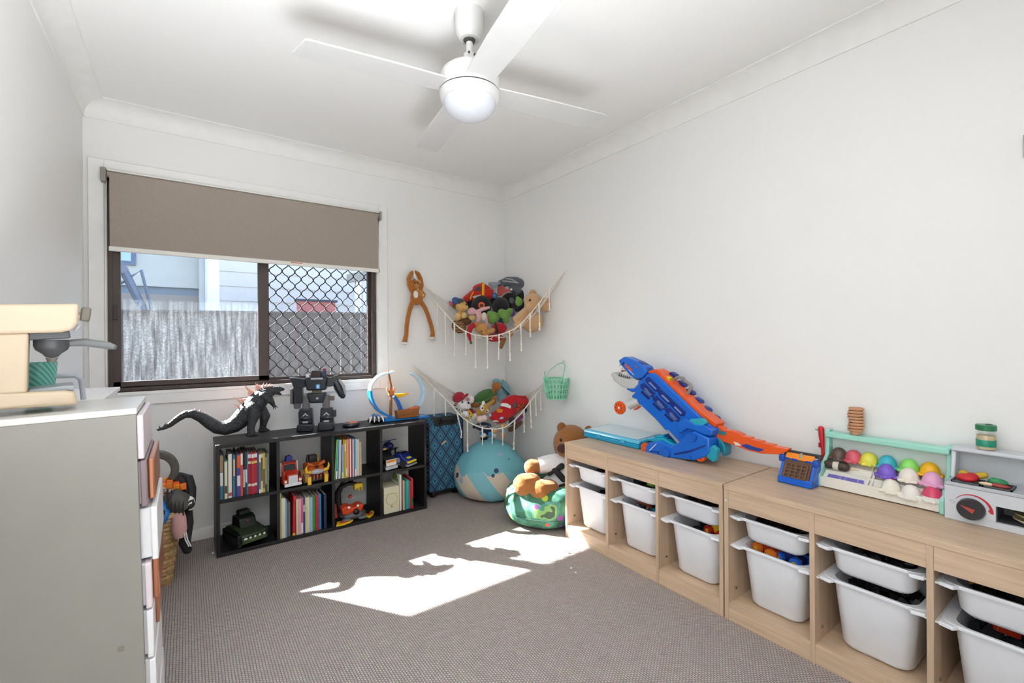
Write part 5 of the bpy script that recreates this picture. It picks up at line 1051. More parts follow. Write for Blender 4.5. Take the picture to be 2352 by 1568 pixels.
# ------------------------------------------------------------------ big teddy bear
BRB = '#9a6330'
toy('teddy_bear', 'large brown teddy bear in a white robe sitting on the green beanbag', 'teddy bear', (1250, 1120), 'D', 2.98, [
    ('body', BRB, [('e', 1312, 1018, 26, 43, 44, 36), ('e', 1300, 1030, 2, 22, 22, 20), ('t', [(1240, 1068, -6, 16), (1222, 1072, -8, 19)]), ('e', 1296, 1122, 8, 30, 40, 30)], dict(remesh=.006)),
    ('ear', '#8a5628', [('e', 1290, 982, 24, 11, 13, 7), ('e', 1352, 988, 24, 10, 11, 7)]), ('muzzle', '#a87040', [('e', 1296, 1032, -14, 18, 16, 12)]), ('nose', M('#4a2a22', .6, 'plush', s=300), [('e', 1291, 1030, -27, 12, 11, 6)]), ('eye', P('#15100d', .15), [('e', 1288, 1010, -12, 3, 3.4, 2)]),
    ('robe', M('#e6e4e6', .9, 'fabric', s=200), [('e', 1300, 1092, 10, 34, 34, 32), ('t', [(1290, 1062, 4, 22), (1264, 1064, -2, 21), (1245, 1068, -4, 20)]), ('e', 1270, 1110, 4, 26, 22, 22), ('t', [(1262, 1118, -4, 17), (1240, 1116, -12, 16)]), ('t', [(1290, 1124, -8, 18), (1265, 1126, -16, 17)])], dict(remesh=.007)),
    ('lapel', M('#222226', .8), [('t', [(1262, 1088, -14, 5), (1274, 1078, -16, 6), (1290, 1070, -18, 7)]), ('t', [(1270, 1074, -15, 6), (1282, 1086, -19, 7), (1294, 1100, -20, 7)])]), ('belt', M('#1b1b1e', .8), [('t', [(1272, 1122, -13, 5), (1288, 1118, -20, 6), (1304, 1114, -22, 6)])]),
    ('foot', '#a86a2e', [('t', [(1222, 1108, -28, 22), (1203, 1113, -34, 25)]), ('t', [(1262, 1124, -32, 23), (1242, 1128, -40, 27)])], dict(remesh=.006)),
], zb=.2)

# ================================================================== toys on the storage units
# --- flat blue game case
ux = 2.03
ca, cb = at(1337, 1003, Z=UH), at(1464, 1033, Z=UH)
t = thing('game_case', 'flat sky blue plastic game case on the corner end of the storage unit', 'case', ((ux+2.25)/2, (ca.y+cb.y)/2, UH))
CY_ = P('#1f9fd0', .2)
y0_, y1_ = cb.y, min(ca.y, 2.08)
ob('tray', G().prism([(ux, UH+.001), (2.262, UH+.001), (2.262, UH+.034), (ux-.004, UH+.028)], 'y', y0_, y1_), CY_, t, W=True, bevel=.006, seg=3)
ob('lid', G().prism([(ux-.005, UH+.0295), (2.262, UH+.0355), (2.262, UH+.055), (ux+.004, UH+.048)], 'y', y0_-.002, y1_+.002), M('#5fc0e0', .12), t, W=True, bevel=.006, seg=3)
ob('clear_panel', G().prism([(ux+.02, UH+.0490), (2.25, UH+.0555), (2.25, UH+.0575), (ux+.02, UH+.051)], 'y', y0_+.02, y1_-.02), M('#c9dce2', .1), t, W=True, bevel=.001)
for f_ in (.25, .7):
    ob('latch', G().cbox((ux-.006, y0_+(y1_-y0_)*f_, UH+.028), (.006, .03, .02)), M('#3ab0da', .2), t, W=True, bevel=.002)
# --- dinosaur car launcher
LX = 2.06
lz = lambda x, y: at(1380+x/5.806, 800+y/5.806, X=LX)
def lp(pts): return [(lz(x, y).y, lz(x, y).z) for x, y in pts]
lau = thing('dinosaur_launcher', 'big blue and orange dinosaur car launcher on the storage unit', 'toy launcher', Vector((LX+.05, lz(1050, 1400).y, UH)))
B1 = P('#1668d0', .28); B2 = P('#122f84', .35); O1 = P('#e85a1c', .3); TQ = P('#1a9fc0', .3); GJ = P('#c4c4c2', .35)
def LP(nm, pts, a, b, m, bev=.004, par=lau): return ob(nm, G().prism(lp(pts), 'x', LX+a, LX+b), m, par, W=True, bevel=bev)
LP('torso', [(600, 345), (690, 325), (750, 360), (1400, 985), (1530, 1080), (1500, 1170), (1200, 1240), (1060, 1275), (940, 1180), (720, 940), (530, 760), (400, 640), (470, 560), (560, 430)], .0, .10, B1, .008)
for i, (dx, dy) in enumerate(((0, 0), (168, 168), (338, 325))):
    a_ = LP('car_bay', [(x+dx, y+dy) for x, y in ((590, 400), (640, 375), (800, 520), (780, 580), (730, 580), (600, 450))], -.003, .004, B2, .002)
    LP('bay_slot', [(x+dx, y+dy) for x, y in ((640, 455), (660, 445), (750, 535), (735, 548))], -.0045, -.002, M('#7f93c4', .3), .0005, a_)
    b_ = LP('car_bay', [(x+dx, y+dy) for x, y in ((530, 480), (580, 455), (730, 600), (700, 655), (650, 640), (525, 520))], -.003, .004, B2, .002)
    LP('bay_slot', [(x+dx, y+dy) for x, y in ((580, 530), (610, 525), (690, 625), (650, 630), (590, 570))], -.0045, -.002, M('#5d6f9c', .3), .0005, b_)
    LP('side_vent', [(x+dx*.93, y+dy*.93) for x, y in ((530, 580), (550, 565), (660, 665), (635, 682))], -.003, .003, P('#0e1c66', .4), .001)
LP('spine_ramp', [(600, 330), (640, 292), (710, 278), (770, 312), (815, 372), (835, 372), (870, 430), (905, 440), (945, 500), (1000, 540), (1060, 610), (1120, 655), (1180, 720), (1240, 770), (1300, 835), (1360, 880), (1450, 950), (1530, 1010), (1500, 1060), (1400, 985), (1180, 790), (960, 580), (760, 400), (690, 335)], .012, .088, O1, .003)
for i in range(6):
    x, y = 805+i*110, 318+i*116
    LP('back_plate', [(x, y), (x+75, y+42), (x+90, y+80), (x+60, y+100), (x-20, y+30)], .075, .11, B2, .004)
LP('yellow_button', [(815, 405), (850, 378), (885, 395), (868, 445)], .02, .05, P('#dcd01c', .3), .002)
ob('carry_handle', G().tube([at(1380+x/5.806, 800+y/5.806, X=LX+.06) for x, y in ((905, 490), (950, 432), (1040, 378), (1100, 400), (1130, 440), (1190, 478), (1205, 510), (1180, 570), (1110, 675))], .0085, 8), P('#8d8a86', .4), lau, W=True)
# head
hd = LP('head', [(210, 160), (290, 108), (440, 172), (560, 240), (590, 300), (585, 345), (520, 400), (440, 412), (360, 360), (300, 285), (245, 225)], .01, .09, B1, .010)
LP('brow_ridge', [(430, 168), (500, 195), (560, 245), (590, 290), (560, 250), (480, 205)], .03, .07, B2, .003, hd)
ob('eye', G().ell(lz(462, 245)+Vector((.008, 0, 0)), (.003, .006, .004)), P('#b5651c', .3), hd, W=True)
LP('nostril', [(270, 215), (288, 180), (298, 195), (285, 225)], .006, .012, P('#122a66', .4), .0005, hd)
LP('cheek_print', [(300, 215), (325, 208), (410, 290), (400, 305), (330, 260)], .007, .011, P('#c95a4a', .4), .0005, hd)
LP('cheek_print', [(350, 280), (370, 290), (430, 350), (422, 358)], .007, .011, P('#c8d4ea', .4), .0005, hd)
jw = LP('lower_jaw', [(100, 345), (140, 312), (165, 345), (200, 360), (330, 400), (420, 400), (465, 430), (470, 485), (420, 540), (355, 545), (250, 512), (150, 435)], .015, .085, GJ, .008)
for i in range(6): ob('lower_tooth', G().spike(lz(215+i*27, 372+i*7)+Vector((.018, 0, 0)), lz(225+i*26, 325+i*8)+Vector((.018, 0, 0)), .005), P('#2b3138', .4), jw, W=True)
for i in range(4): ob('upper_tooth', G().spike(lz(228+i*28, 218+i*45)+Vector((.02, 0, 0)), lz(200+i*30, 258+i*42)+Vector((.02, 0, 0)), .006), P('#e9e6e0', .3), hd, W=True)
ob('tongue', G().ell(lz(225, 305)+Vector((.05, 0, 0)), (.02, .008, .006)), P('#c9382a', .4), jw, W=True)
LP('neck', [(430, 470), (530, 395), (600, 350), (560, 430), (470, 560), (380, 590), (300, 545)], .02, .08, B1, .005)
# blaster with orange disc
ob('blaster_barrel', G().cyl(lz(495, 680)+Vector((.03, 0, 0)), lz(370, 760)+Vector((.0, 0, 0)), .026, 16), GJ, lau, W=True)
ob('blaster_mount', G().cbox(lz(470, 680)+Vector((.02, 0, 0)), (.03, .05, .045)), GJ, lau, W=True, bevel=.004)
ds = lz(325, 780)+Vector((-.045, .0, 0))
dk = ob('disc_wheel', G().lathe([(.006, -.009), (.036, -.009), (.039, 0), (.036, .009), (.006, .009)], 24, ds, 'x'), O1, lau, W=True)
for i in range(8):
    a = i*PI/4; ob('disc_hole', G().cyl(ds+Vector((-.0085, .022*math.cos(a), .022*math.sin(a))), ds+Vector((-.0105, .022*math.cos(a), .022*math.sin(a))), .0045, 8), P('#8a2f10', .5), dk, W=True)
ob('disc_cap', G().ell(ds+Vector((-.009, 0, 0)), (.003, .007, .007)), P('#efe6e0', .3), dk, W=True)
LP('fin_tip', [(430, 810), (500, 765), (490, 790), (440, 825)], .0, .03, O1, .002)
# legs and base
LP('foot_base', [(640, 1300), (690, 1240), (860, 1225), (990, 1290), (1090, 1240), (1200, 1120), (1290, 1090), (1500, 1190), (1505, 1370), (1420, 1450), (1290, 1482), (870, 1432), (650, 1415)], -.035, .10, B1, .008)
LP('haunch', [(1080, 960), (1150, 920), (1220, 960), (1300, 1010), (1430, 1020), (1530, 1080), (1500, 1160), (1400, 1140), (1260, 1080), (1190, 1060), (1080, 1130), (1060, 1060)], -.025, .01, B1, .006)
ob('knee_joint', G().lathe([(.001, -.008), (.020, -.008), (.022, 0), (.020, .006)], 20, lz(1285, 1165)+Vector((-.037, 0, 0)), 'x').lathe([(.001, -.012), (.010, -.012), (.011, -.008)], 16, lz(1285, 1165)+Vector((-.037, 0, 0)), 'x'), P('#1a5fc4', .3), lau, W=True)
ob('toe_joint', G().lathe([(.001, -.010), (.024, -.010), (.027, 0), (.024, .006)], 20, lz(930, 1375)+Vector((-.037, 0, 0)), 'x'), P('#1a63cc', .3), lau, W=True)
ob('base_bolt', G().lathe([(.001, -.008), (.010, -.008), (.011, 0)], 14, lz(1235, 1440)+Vector((-.036, 0, 0)), 'x'), P('#1a63cc', .3), lau, W=True)
LP('base_groove', [(1030, 1385), (1250, 1340), (1450, 1270), (1455, 1290), (1250, 1370), (1040, 1410)], -.037, -.034, B2, .0005)
LP('base_groove', [(710, 1350), (830, 1358), (830, 1400), (815, 1400), (812, 1372), (710, 1368)], -.037, -.034, B2, .0005)
LP('white_mark', [(700, 1345), (795, 1255), (805, 1260), (712, 1350)], -.0375, -.0345, P('#d5def0', .3), .0003)
LP('teal_deck', [(620, 1215), (640, 1195), (870, 1190), (960, 1250), (1060, 1280), (1040, 1310), (900, 1285), (690, 1230)], -.02, .09, TQ, .004)
LP('teal_deck', [(710, 1165), (830, 1150), (835, 1200), (715, 1210)], .0, .07, TQ, .003)
LP('navy_block', [(850, 1155), (930, 1140), (960, 1200), (860, 1200)], .01, .07, B2, .003)
LP('strut', [(880, 1085), (910, 1085), (1080, 1265), (1050, 1280)], -.012, .0, P('#8f99a8', .35), .002)
LP('teal_hip', [(1205, 935), (1400, 930), (1440, 985), (1400, 1020), (1290, 1050), (1230, 1000)], -.02, .0, P('#2aa8bc', .35), .004)
for (x, y, r) in ((632, 1310, .026), (1368, 1425, .028)):
    w_ = ob('wheel', G().lathe([(.006, -.012), (r*.9, -.012), (r, 0), (r*.9, .012), (.006, .012)], 20, lz(x, y)+Vector((-.02, 0, 0)), 'x'), O1, lau, W=True)
    for i in range(6): ob('spoke_hole', G().cyl(lz(x, y)+Vector((-.031, r*.55*math.cos(i*PI/3), r*.55*math.sin(i*PI/3))), lz(x, y)+Vector((-.034, r*.55*math.cos(i*PI/3), r*.55*math.sin(i*PI/3))), .004, 6), P('#a83c10', .5), w_, W=True)
LP('rear_foot', [(1450, 1370), (1500, 1300), (1530, 1280), (1600, 1330), (1575, 1490), (1540, 1505), (1450, 1440)], -.03, .0, P('#1a9ab4', .35), .005)
LP('rear_leg', [(1500, 1180), (1560, 1240), (1610, 1320), (1610, 1430), (1580, 1460), (1520, 1300)], .03, .09, P('#177f9c', .4), .005)
# tail track
tz = lambda x, y: at(1280+x/3.409, 780+y/3.409, X=LX+.04)
tp_ = [(1150, 640), (1180, 635), (1240, 660), (1300, 690), (1310, 705), (1380, 715), (1440, 740), (1450, 755), (1510, 765), (1520, 780), (1600, 795), (1610, 808), (1690, 822), (1700, 835), (1810, 856), (1800, 875), (1740, 897), (1600, 890), (1500, 868), (1330, 805), (1235, 775), (1190, 740)]
ob('tail_track', G().prism([(tz(x, y).y, tz(x, y).z) for x, y in tp_], 'x', LX+.035, LX+.075), O1, lau, W=True, bevel=.002)
ob('tail_print', G().prism([(tz(x, y).y, tz(x, y).z) for x, y in ((1440, 825), (1490, 815), (1540, 835), (1625, 858), (1590, 875), (1500, 855))], 'x', LX+.033, LX+.036), P('#1c3f96', .4), lau, W=True)
ob('tail_print', G().prism([(tz(x, y).y, tz(x, y).z) for x, y in ((1385, 795), (1420, 805), (1450, 830), (1400, 825))], 'x', LX+.033, LX+.036), P('#e6dcd6', .4), lau, W=True)
ob('tail_clip', G().prism([(tz(x, y).y, tz(x, y).z) for x, y in ((1260, 705), (1330, 722), (1325, 748), (1270, 735))], 'x', LX+.032, LX+.037), P('#3f7f86', .4), lau, W=True)
# --- blue tool rack toy
cx_ = 2.045
k2 = lambda x, y: at(1780+x/13.07, 1020+y/13.07, X=cx_)
pa, pb = k2(70, 1215), k2(1090, 1390)
t = thing('toy_crate', 'blue toy crate with a brown grid front and orange bar', 'toy crate', Vector((cx_+.04, (pa.y+pb.y)/2, UH)))
ya, yb = pa.y, pb.y; yc_ = (ya+yb)/2; hw = abs(ya-yb)/2
top_z = k2(260, 300).z-UH
def cp_(x, z): return (x, z)
BC = P('#1762d2', .3)
ob('base', G().box(cx_, cx_+.10, yb, ya, UH+.001, UH+.03), BC, t, W=True, bevel=.004)
for s in (-1, 1):
    y_ = yc_+s*hw; ob('side_frame', G().prism([(cx_+.005, UH+.02), (cx_+.095, UH+.02), (cx_+.095, UH+top_z*.86), (cx_+.05, UH+top_z*.86)], 'y', y_-s*.012 if s > 0 else y_, y_ if s > 0 else y_+.012), BC, t, W=True, bevel=.003)
    ob('corner_clip', G().cbox((cx_+.05, y_, UH+top_z*.78), (.03, .022, .028)), P('#1450b4', .3), t, W=True, bevel=.005)
g = G(); n_ = 9
def slope(f_, off): return (cx_+.004+.045*f_+off, UH+.03+top_z*.56*f_)
a0_, b0_ = slope(0, 0), slope(1, 0)
BR = M('#5a3d2c', .5)
ob('grid_panel', G().prism([a0_, b0_, (b0_[0]+.008, b0_[1]), (a0_[0]+.008, a0_[1])], 'y', yb+.012, ya-.012), BR, t, W=True, bevel=.001)
for f_ in (.0, .18, .36, .54, .72): 
    p_ = slope(f_, -.003); ob('grid_bar', G().cbox((p_[0], yc_, p_[1]+.003), (.005, hw*1.35, .004)), M('#6f4f3a', .5), t, W=True)
for s in (-.62, -.3, 0, .3, .62):
    p_, q_ = slope(0, -.003), slope(.8, -.003); ob('grid_bar', G().bar((p_[0], yc_+s*hw, p_[1]), (q_[0], yc_+s*hw, q_[1]), .005), M('#6f4f3a', .5), t, W=True)
p_ = slope(1, -.004); q_ = slope(1.32, -.002)
ob('orange_bar', G().prism([p_, q_, (q_[0]+.008, q_[1]), (p_[0]+.008, p_[1])], 'y', yb+.010, ya-.012), P('#ee8a1c', .35), t, W=True, bevel=.002)
ob('top_rail', G().bar((cx_+.085, ya+.004, UH+top_z*.97), (cx_+.085, yb-.004, UH+top_z*.97), .010, .016).bar((cx_+.07, ya, UH+top_z*.7), (cx_+.085, ya+.003, UH+top_z), .008).bar((cx_+.07, yb, UH+top_z*.7), (cx_+.085, yb-.003, UH+top_z), .008), P('#44474a', .4), t, W=True)
ob('inner_bar', G().box(cx_+.07, cx_+.078, yb+.01, ya-.01, UH+top_z*.78, UH+top_z*.86), P('#e0721c', .4), t, W=True)
ob('knob', G().lathe([(.012, 0), (.014, .02), (.010, .03), (.004, .045), (.001, .046)], 14, (cx_+.062, yc_-.005, UH+top_z*.66)), P('#9a9a8c', .35), t, W=True)
for s in (-.6, .25, .7): ob('inner_block', G().cbox((cx_+.06, yc_+s*hw, UH+top_z*.72), (.03, .03, .028)), P('#1c3f9a', .4), t, W=True, bevel=.004)
# --- ice cream counter
ix = 2.115
i0 = at(1872, 1116, Z=UH); i1 = at(2169, 1183, Z=UH)
iy0, iy1 = i0.y, i1.y
ic = thing('ice_cream_counter', 'mint and cream toy ice cream counter on the near storage unit', 'toy counter', Vector((ix+.075, (iy0+iy1)/2, UH)))
MT = M('#9fdccb', .35); CR = M('#ece8de', .4)
ih = at(1912, 985, X=ix+.13).z-UH
prof_ = [(0, .001), (.145, .001), (.145, ih), (.105, ih), (.098, ih*.55), (.03, ih*.30), (0, ih*.22)]
for y in (iy0, iy1):
    s = 1 if y == iy0 else -1
    ob('end_panel', G().prism([(ix+u, UH+v) for u, v in prof_], 'y', min(y, y-s*.014), max(y, y-s*.014)), MT, ic, W=True, bevel=.003)
ob('top_bar', G().box(ix+.085, ix+.145, iy1+.002, iy0-.002, UH+ih-.03, UH+ih-.008), MT, ic, W=True, bevel=.004)
ob('front_rail', G().box(ix+.004, ix+.014, iy1+.014, iy0-.014, UH+.004, UH+.045), CR, ic, W=True, bevel=.002)
ob('tray_base', G().prism([(ix+.012, UH+.004), (ix+.14, UH+.004), (ix+.14, UH+ih*.47), (ix+.125, UH+ih*.47), (ix+.012, UH+.022)], 'y', iy1+.014, iy0-.014), CR, ic, W=True)
L2 = iy0-iy1-.028
def tray(u, v): return Vector((ix+.012+.113*v, iy0-.014-L2*u, UH+.022+(ih*.47-.022)*v))      # u along, v up the slope
for u in (.42, .455):
    ob('tray_divider', G().bar(tray(u, .02)+Vector((0, 0, .004)), tray(u, .96)+Vector((0, 0, .004)), .006, .018), CR, ic, W=True)
for v in (.36, .62):
    ob('tray_divider', G().bar(tray(.01, v)+Vector((0, 0, .004)), tray(.99, v)+Vector((0, 0, .004)), .006, .016), CR, ic, W=True)
ob('purple_label', G().add([tray(.04, .04)+Vector((-.002, 0, .004)), tray(.40, .04)+Vector((-.002, 0, .004)), tray(.38, .30)+Vector((-.002, 0, .004)), tray(.05, .30)+Vector((-.002, 0, .004))], [(0, 1, 2, 3)]), M('#6a5fae', .5, 'blend', c2='#8d86c6', s=60), ic, W=True)
ob('backboard', G().box(ix+.136, ix+.142, iy1+.012, iy0-.012, UH+.02, UH+ih-.02), M('#dfe9e6', .15), ic, W=True)
def scoop(label, hx, u, v, lift=.0, cap=None):
    p = tray(u, v)+Vector((-.004, 0, .012+lift)); t = thing('ice_cream_scoop', label, 'toy ice cream', p, random.uniform(0, 3), 'toy ice cream scoops')
    m = M(hx, .4); rs = .030
    ob('scoop', G().lathe([(.001, .008), (rs*.98, .008), (rs, .018), (rs*.93, .03), (rs*.72, .043), (rs*.4, .052), (.001, .055)], 24), m, t)
    def fr(u_, v_):
        a = 2*PI*u_; b = 2*PI*v_; r = rs*1.05+.0035*math.sin(9*a); return ((r+.006*math.cos(b))*math.cos(a), (r+.006*math.cos(b))*math.sin(a), .010+.006*math.sin(b))
    ob('frill', G().grid(fr, 54, 8, True), m, t)
    if cap: ob('topping', G().lathe([(rs*.99, .024), (rs*.96, .031), (rs*.75, .045), (rs*.4, .054), (.001, .057)], 20, cap=False), M(cap, .35), t)
for lab, hx, u, v in (('chocolate brown', '#5a463e', .10, .80), ('strawberry red', '#d65a6a', .24, .80), ('lemon yellow', '#e2dc52', .38, .80), ('turquoise blue', '#3fb4c8', .54, .80), ('lime green', '#8fe06a', .72, .80), ('mango orange', '#f0b51e', .88, .80)):
    scoop(lab+' toy ice cream scoop in the back row', hx, u, v)
for lab, hx, u, v in (('grape purple', '#7a5cc8', .56, .48), ('vanilla cream', '#efe6da', .74, .48), ('pale pink', '#e7a9cf', .92, .48)): scoop(lab+' toy ice cream scoop in the middle row', hx, u, v)
scoop('white toy scoop with a red dot in the front row', '#ece6d8', .62, .18, -.022, None)
scoop('plain white toy scoop in the front row', '#eee9e2', .78, .16, -.026)
scoop('white toy scoop with a pink top in the front row', '#ece8e2', .94, .18, -.022, '#d8456a')
p = tray(.62, .18); tag(ob('toy_cherry', G().ell((0, 0, 0), .006), P('#c22030', .25), loc=(p.x, p.y, p.z+.042)), 'red cherry on the white front-row scoop', 'toy cherry')
p = tray(.11, .50); t = thing('toy_popsicle', 'chocolate and cream toy popsicle lying in the counter tray', 'toy popsicle', p+Vector((0, 0, .02)))
ob('chocolate_end', G().tube([(.0, .034, 0), (.0, .012, 0)], .017, 14, rnd=True), M('#4a3a34', .35), t); ob('cream_band', G().tube([(0, .012, 0), (0, -.008, 0)], .0185, 16), M('#d9d2c0', .4), t); ob('chocolate_end', G().tube([(0, -.008, 0), (0, -.026, 0)], .018, 14, rnd=True), M('#46362f', .35), t)
ob('stick', G().bar((0, -.03, -.004), (.02, -.085, -.004), .010, .003), M('#d8bf96', .6), t)
# --- stack of wafer cups
p = at(1966, 1000, X=ix+.115); n_ = 8; kz = (at(1966, 940, X=ix+.115).z-at(1966, 1000, X=ix+.115).z)
for i in range(n_):
    r = .0265+.001*math.sin(i*1.7)
    z0 = UH+ih-.008+.001 + i*(kz*.92)/n_
    tag(ob('wafer_cup', G().lathe([(.016, 0), (.019, .006), (.019, .012), (r, .016), (r+.001, .022), (r-.002, .024), (r-.004, .018), (.014, .004)], 24), M('#cf9a74', .6), loc=(p.x+.001*math.sin(i*2), p.y+.0015*math.cos(i*1.3), z0)), 'tan wafer cup, %s from the bottom of the stack on the mint bar' % ORD[i], 'toy cup', 'stacked wafer cups')
# --- red scoop handle beside the counter
p = at(1893, 1040, X=ix+.11)
t = thing('ice_cream_server', 'red toy ice cream server hooked on the mint end panel', 'toy server', Vector((ix+.11, iy0+.012, UH+.05)))
ob('handle', G().tube([(0, .0, 0), (0, .002, .09), (0, .006, .135), (0, .008, .17)], [.005, .007, .011, .012], 10, rnd=True), P('#c8242c', .3), t)
ob('lever', G().cbox((-.006, .012, .10), (.006, .008, .02)), P('#b01c30', .3), t, bevel=.002)
ob('peg', G().cyl((0, -.004, .155), (0, .03, .165), .003, 8), P('#5fb59c', .4), t)
# --- grey toy grill
gx = 2.09
g0 = at(2170, 1187, Z=UH)
gy0 = iy1-.006; gy1 = gy0-.40
GM = M('#cfd3da', .3); GD = M('#a4a8ae', .4); GDK = M('#4c4e52', .5)
gr = thing('toy_grill', 'grey toy grill counter with a black knob beside the ice cream counter', 'toy grill', Vector((gx+.07, (gy0+gy1)/2, UH)))
gh = at(2172, 1112, X=gx+.0).z-UH
kn = at(2231, 1168, X=gx); og0 = at(2287, 1166, X=gx)
# front panel with an oven opening: four pieces around the hole
oy0, oy1, oz0, oz1 = og0.y, gy1+.05, UH+.022, at(2289, 1163, X=gx).z
ob('front_panel', G().box(gx, gx+.012, oy0, gy0, UH+.001, UH+gh).box(gx, gx+.012, gy1, oy1, UH+.001, UH+gh).box(gx, gx+.012, oy1, oy0, UH+.001, oz0).box(gx, gx+.012, oy1, oy0, oz1, UH+gh), GM, gr, W=True)
ob('oven_liner', G().box(gx+.012, gx+.12, oy0-.002, oy0+.004, oz0-.004, oz1+.004).box(gx+.118, gx+.122, oy1, oy0, oz0, oz1).box(gx+.012, gx+.12, oy1, oy0, oz0-.004, oz0).box(gx+.012, gx+.12, oy1, oy0, oz1, oz1+.004), GDK, gr, W=True)
ob('side_panel', G().box(gx+.004, gx+.155, gy0-.010, gy0, UH+.001, UH+gh), GM, gr, W=True, bevel=.003)
ob('side_panel', G().box(gx+.004, gx+.155, gy1, gy1+.010, UH+.001, UH+gh), GM, gr, W=True, bevel=.003)
ob('worktop', G().box(gx-.002, gx+.155, gy1, gy0, UH+gh, UH+gh+.012), M('#b9bdc3', .35), gr, W=True, bevel=.003)
zt = UH+gh+.012
bz_ = at(2210, 1030, X=gx+.13).z
for y in (gy0, gy1+.012):
    ob('hood_side', G().prism([(gx+.075, zt), (gx+.155, zt), (gx+.155, bz_), (gx+.10, bz_), (gx+.092, bz_-.01)], 'y', y-.012, y), GM, gr, W=True, bevel=.003)
ob('hood_back', G().box(gx+.145, gx+.153, gy1+.01, gy0-.01, zt, bz_-.004), M('#c2c6ca', .25), gr, W=True)
ob('hood_shelf', G().box(gx+.088, gx+.156, gy1, gy0, bz_-.004, bz_+.010), GM, gr, W=True, bevel=.004)
ob('knob', G().lathe([(.001, -.022), (.031, -.022), (.034, -.014), (.034, 0), (.001, 0)], 32, (gx, kn.y, kn.z), 'x'), P('#26272a', .35), gr, W=True)
ob('knob_pointer', G().add([(gx-.0228, kn.y+.024, kn.z+.012), (gx-.0228, kn.y-.006, kn.z-.010), (gx-.0228, kn.y-.012, kn.z+.004)], [(0, 1, 2)]), P('#b5403c', .4), gr, W=True)
g = G()
for i in range(18):
    a = math.radians(150-i*8.6); a2 = math.radians(150-(i+1)*8.6); w1 = .001+.0075*i/18; w2 = .001+.0075*(i+1)/18; r = .043
    q = [(gx-.0008, kn.y+math.cos(a)*r, kn.z+math.sin(a)*r), (gx-.0008, kn.y+math.cos(a)*(r+w1), kn.z+math.sin(a)*(r+w1)), (gx-.0008, kn.y+math.cos(a2)*(r+w2), kn.z+math.sin(a2)*(r+w2)), (gx-.0008, kn.y+math.cos(a2)*r, kn.z+math.sin(a2)*r)]
    g.add([(x, 2*kn.y-y, z) for x, y, z in q], [(3, 2, 1, 0)])
ob('heat_arc', g, P('#c0242c', .5), gr, W=True, smooth=0)
ob('heat_dot', G().cyl((gx-.001, kn.y-.044, kn.z+.004), (gx, kn.y-.044, kn.z+.004), .005, 12), P('#c0242c', .5), gr, W=True)
ob('off_ring', G().lathe([(.0045, -.001), (.006, -.001)], 16, (gx, kn.y+.045, kn.z+.012), 'x', cap=False), M('#a9a4a8', .5), gr, W=True)
# food wells
def well(ya_, yb_, xa_, xb_):
    ob('food_well', G().box(xa_, xb_, yb_, ya_, zt-.0005, zt+.0015).box(xa_, xa_+.004, yb_, ya_, zt, zt+.006).box(xb_-.004, xb_, yb_, ya_, zt, zt+.006).box(xa_, xb_, ya_-.004, ya_, zt, zt+.006).box(xa_, xb_, yb_, yb_+.004, zt, zt+.006), GDK, gr, W=True)
well(gy0-.014, gy0-.085, gx+.008, gx+.085); well(gy0-.088, gy0-.155, gx+.008, gx+.085)
def veg(label, name, hx, y, x, shapes):
    t_ = thing(name, label, 'toy food', (x, y, zt+.002))
    for nm, g_, c_ in shapes: ob(nm, g_, P(c_, .45), t_)
veg('red toy tomato slices in the left food well', 'toy_tomato', '', gy0-.048, gx+.03, [('slice', G().ell((0, 0, .014), (.02, .026, .013)), '#c4202a'), ('slice', G().ell((.012, -.012, .016), (.014, .018, .015)), '#b81c26')])
veg('yellow toy corn piece in the left food well', 'toy_corn', '', gy0-.07, gx+.064, [('cob', G().tube([(-.015, .012, .016), (.012, -.012, .022)], .011, 10, rnd=True), '#d6b23a')])
veg('yellow toy pepper at the back of the left food well', 'toy_pepper', '', gy0-.035, gx+.07, [('pepper', G().ell((0, 0, .016), (.012, .015, .014)), '#c9a02c')])
veg('green toy lettuce heap in the right food well', 'toy_lettuce', '', gy0-.118, gx+.055, [('leaf', G().ell((0, 0, .012), (.022, .024, .011)), '#2f8a58'), ('leaf', G().ell((-.006, .006, .016), (.012, .014, .010)), '#38965f')])
veg('dark red toy sausage slice in the right food well', 'toy_sausage', '', gy0-.125, gx+.022, [('slice', G().ell((0, 0, .008), (.010, .026, .007)), '#9a3a34'), ('cream_edge', G().ell((-.004, .028, .008), (.006, .018, .006)), '#e0c8a8')])
t_ = thing('toy_money', 'green printed toy banknotes fanned on the grill top', 'toy money', (gx+.06, gy0-.235, zt))
for i in range(3): ob('banknote', G().cbox((0, -.012*i, .003+.004*i), (.055, .10, .0015), (.05*i, .04, .25*i)), M('#3f8a4a', .6, 'blend', c2='#dfe6c4', s=70, p=.52), t_)
for i in range(2):
    rr = .06-.003*i
    tag(ob('toy_plate', G().lathe([(.001, 0), (rr*.7, 0), (rr, .012), (rr*.98, .015), (rr*.68, .004), (.001, .004)], 32), M('#c9b98a' if i else '#d9cca8', .4), loc=(gx+.068, oy0-.088, oz0+.001+.016*i)), ('upper' if i else 'lower')+' cream toy plate inside the grill oven', 'toy plate', 'plates in the toy oven')
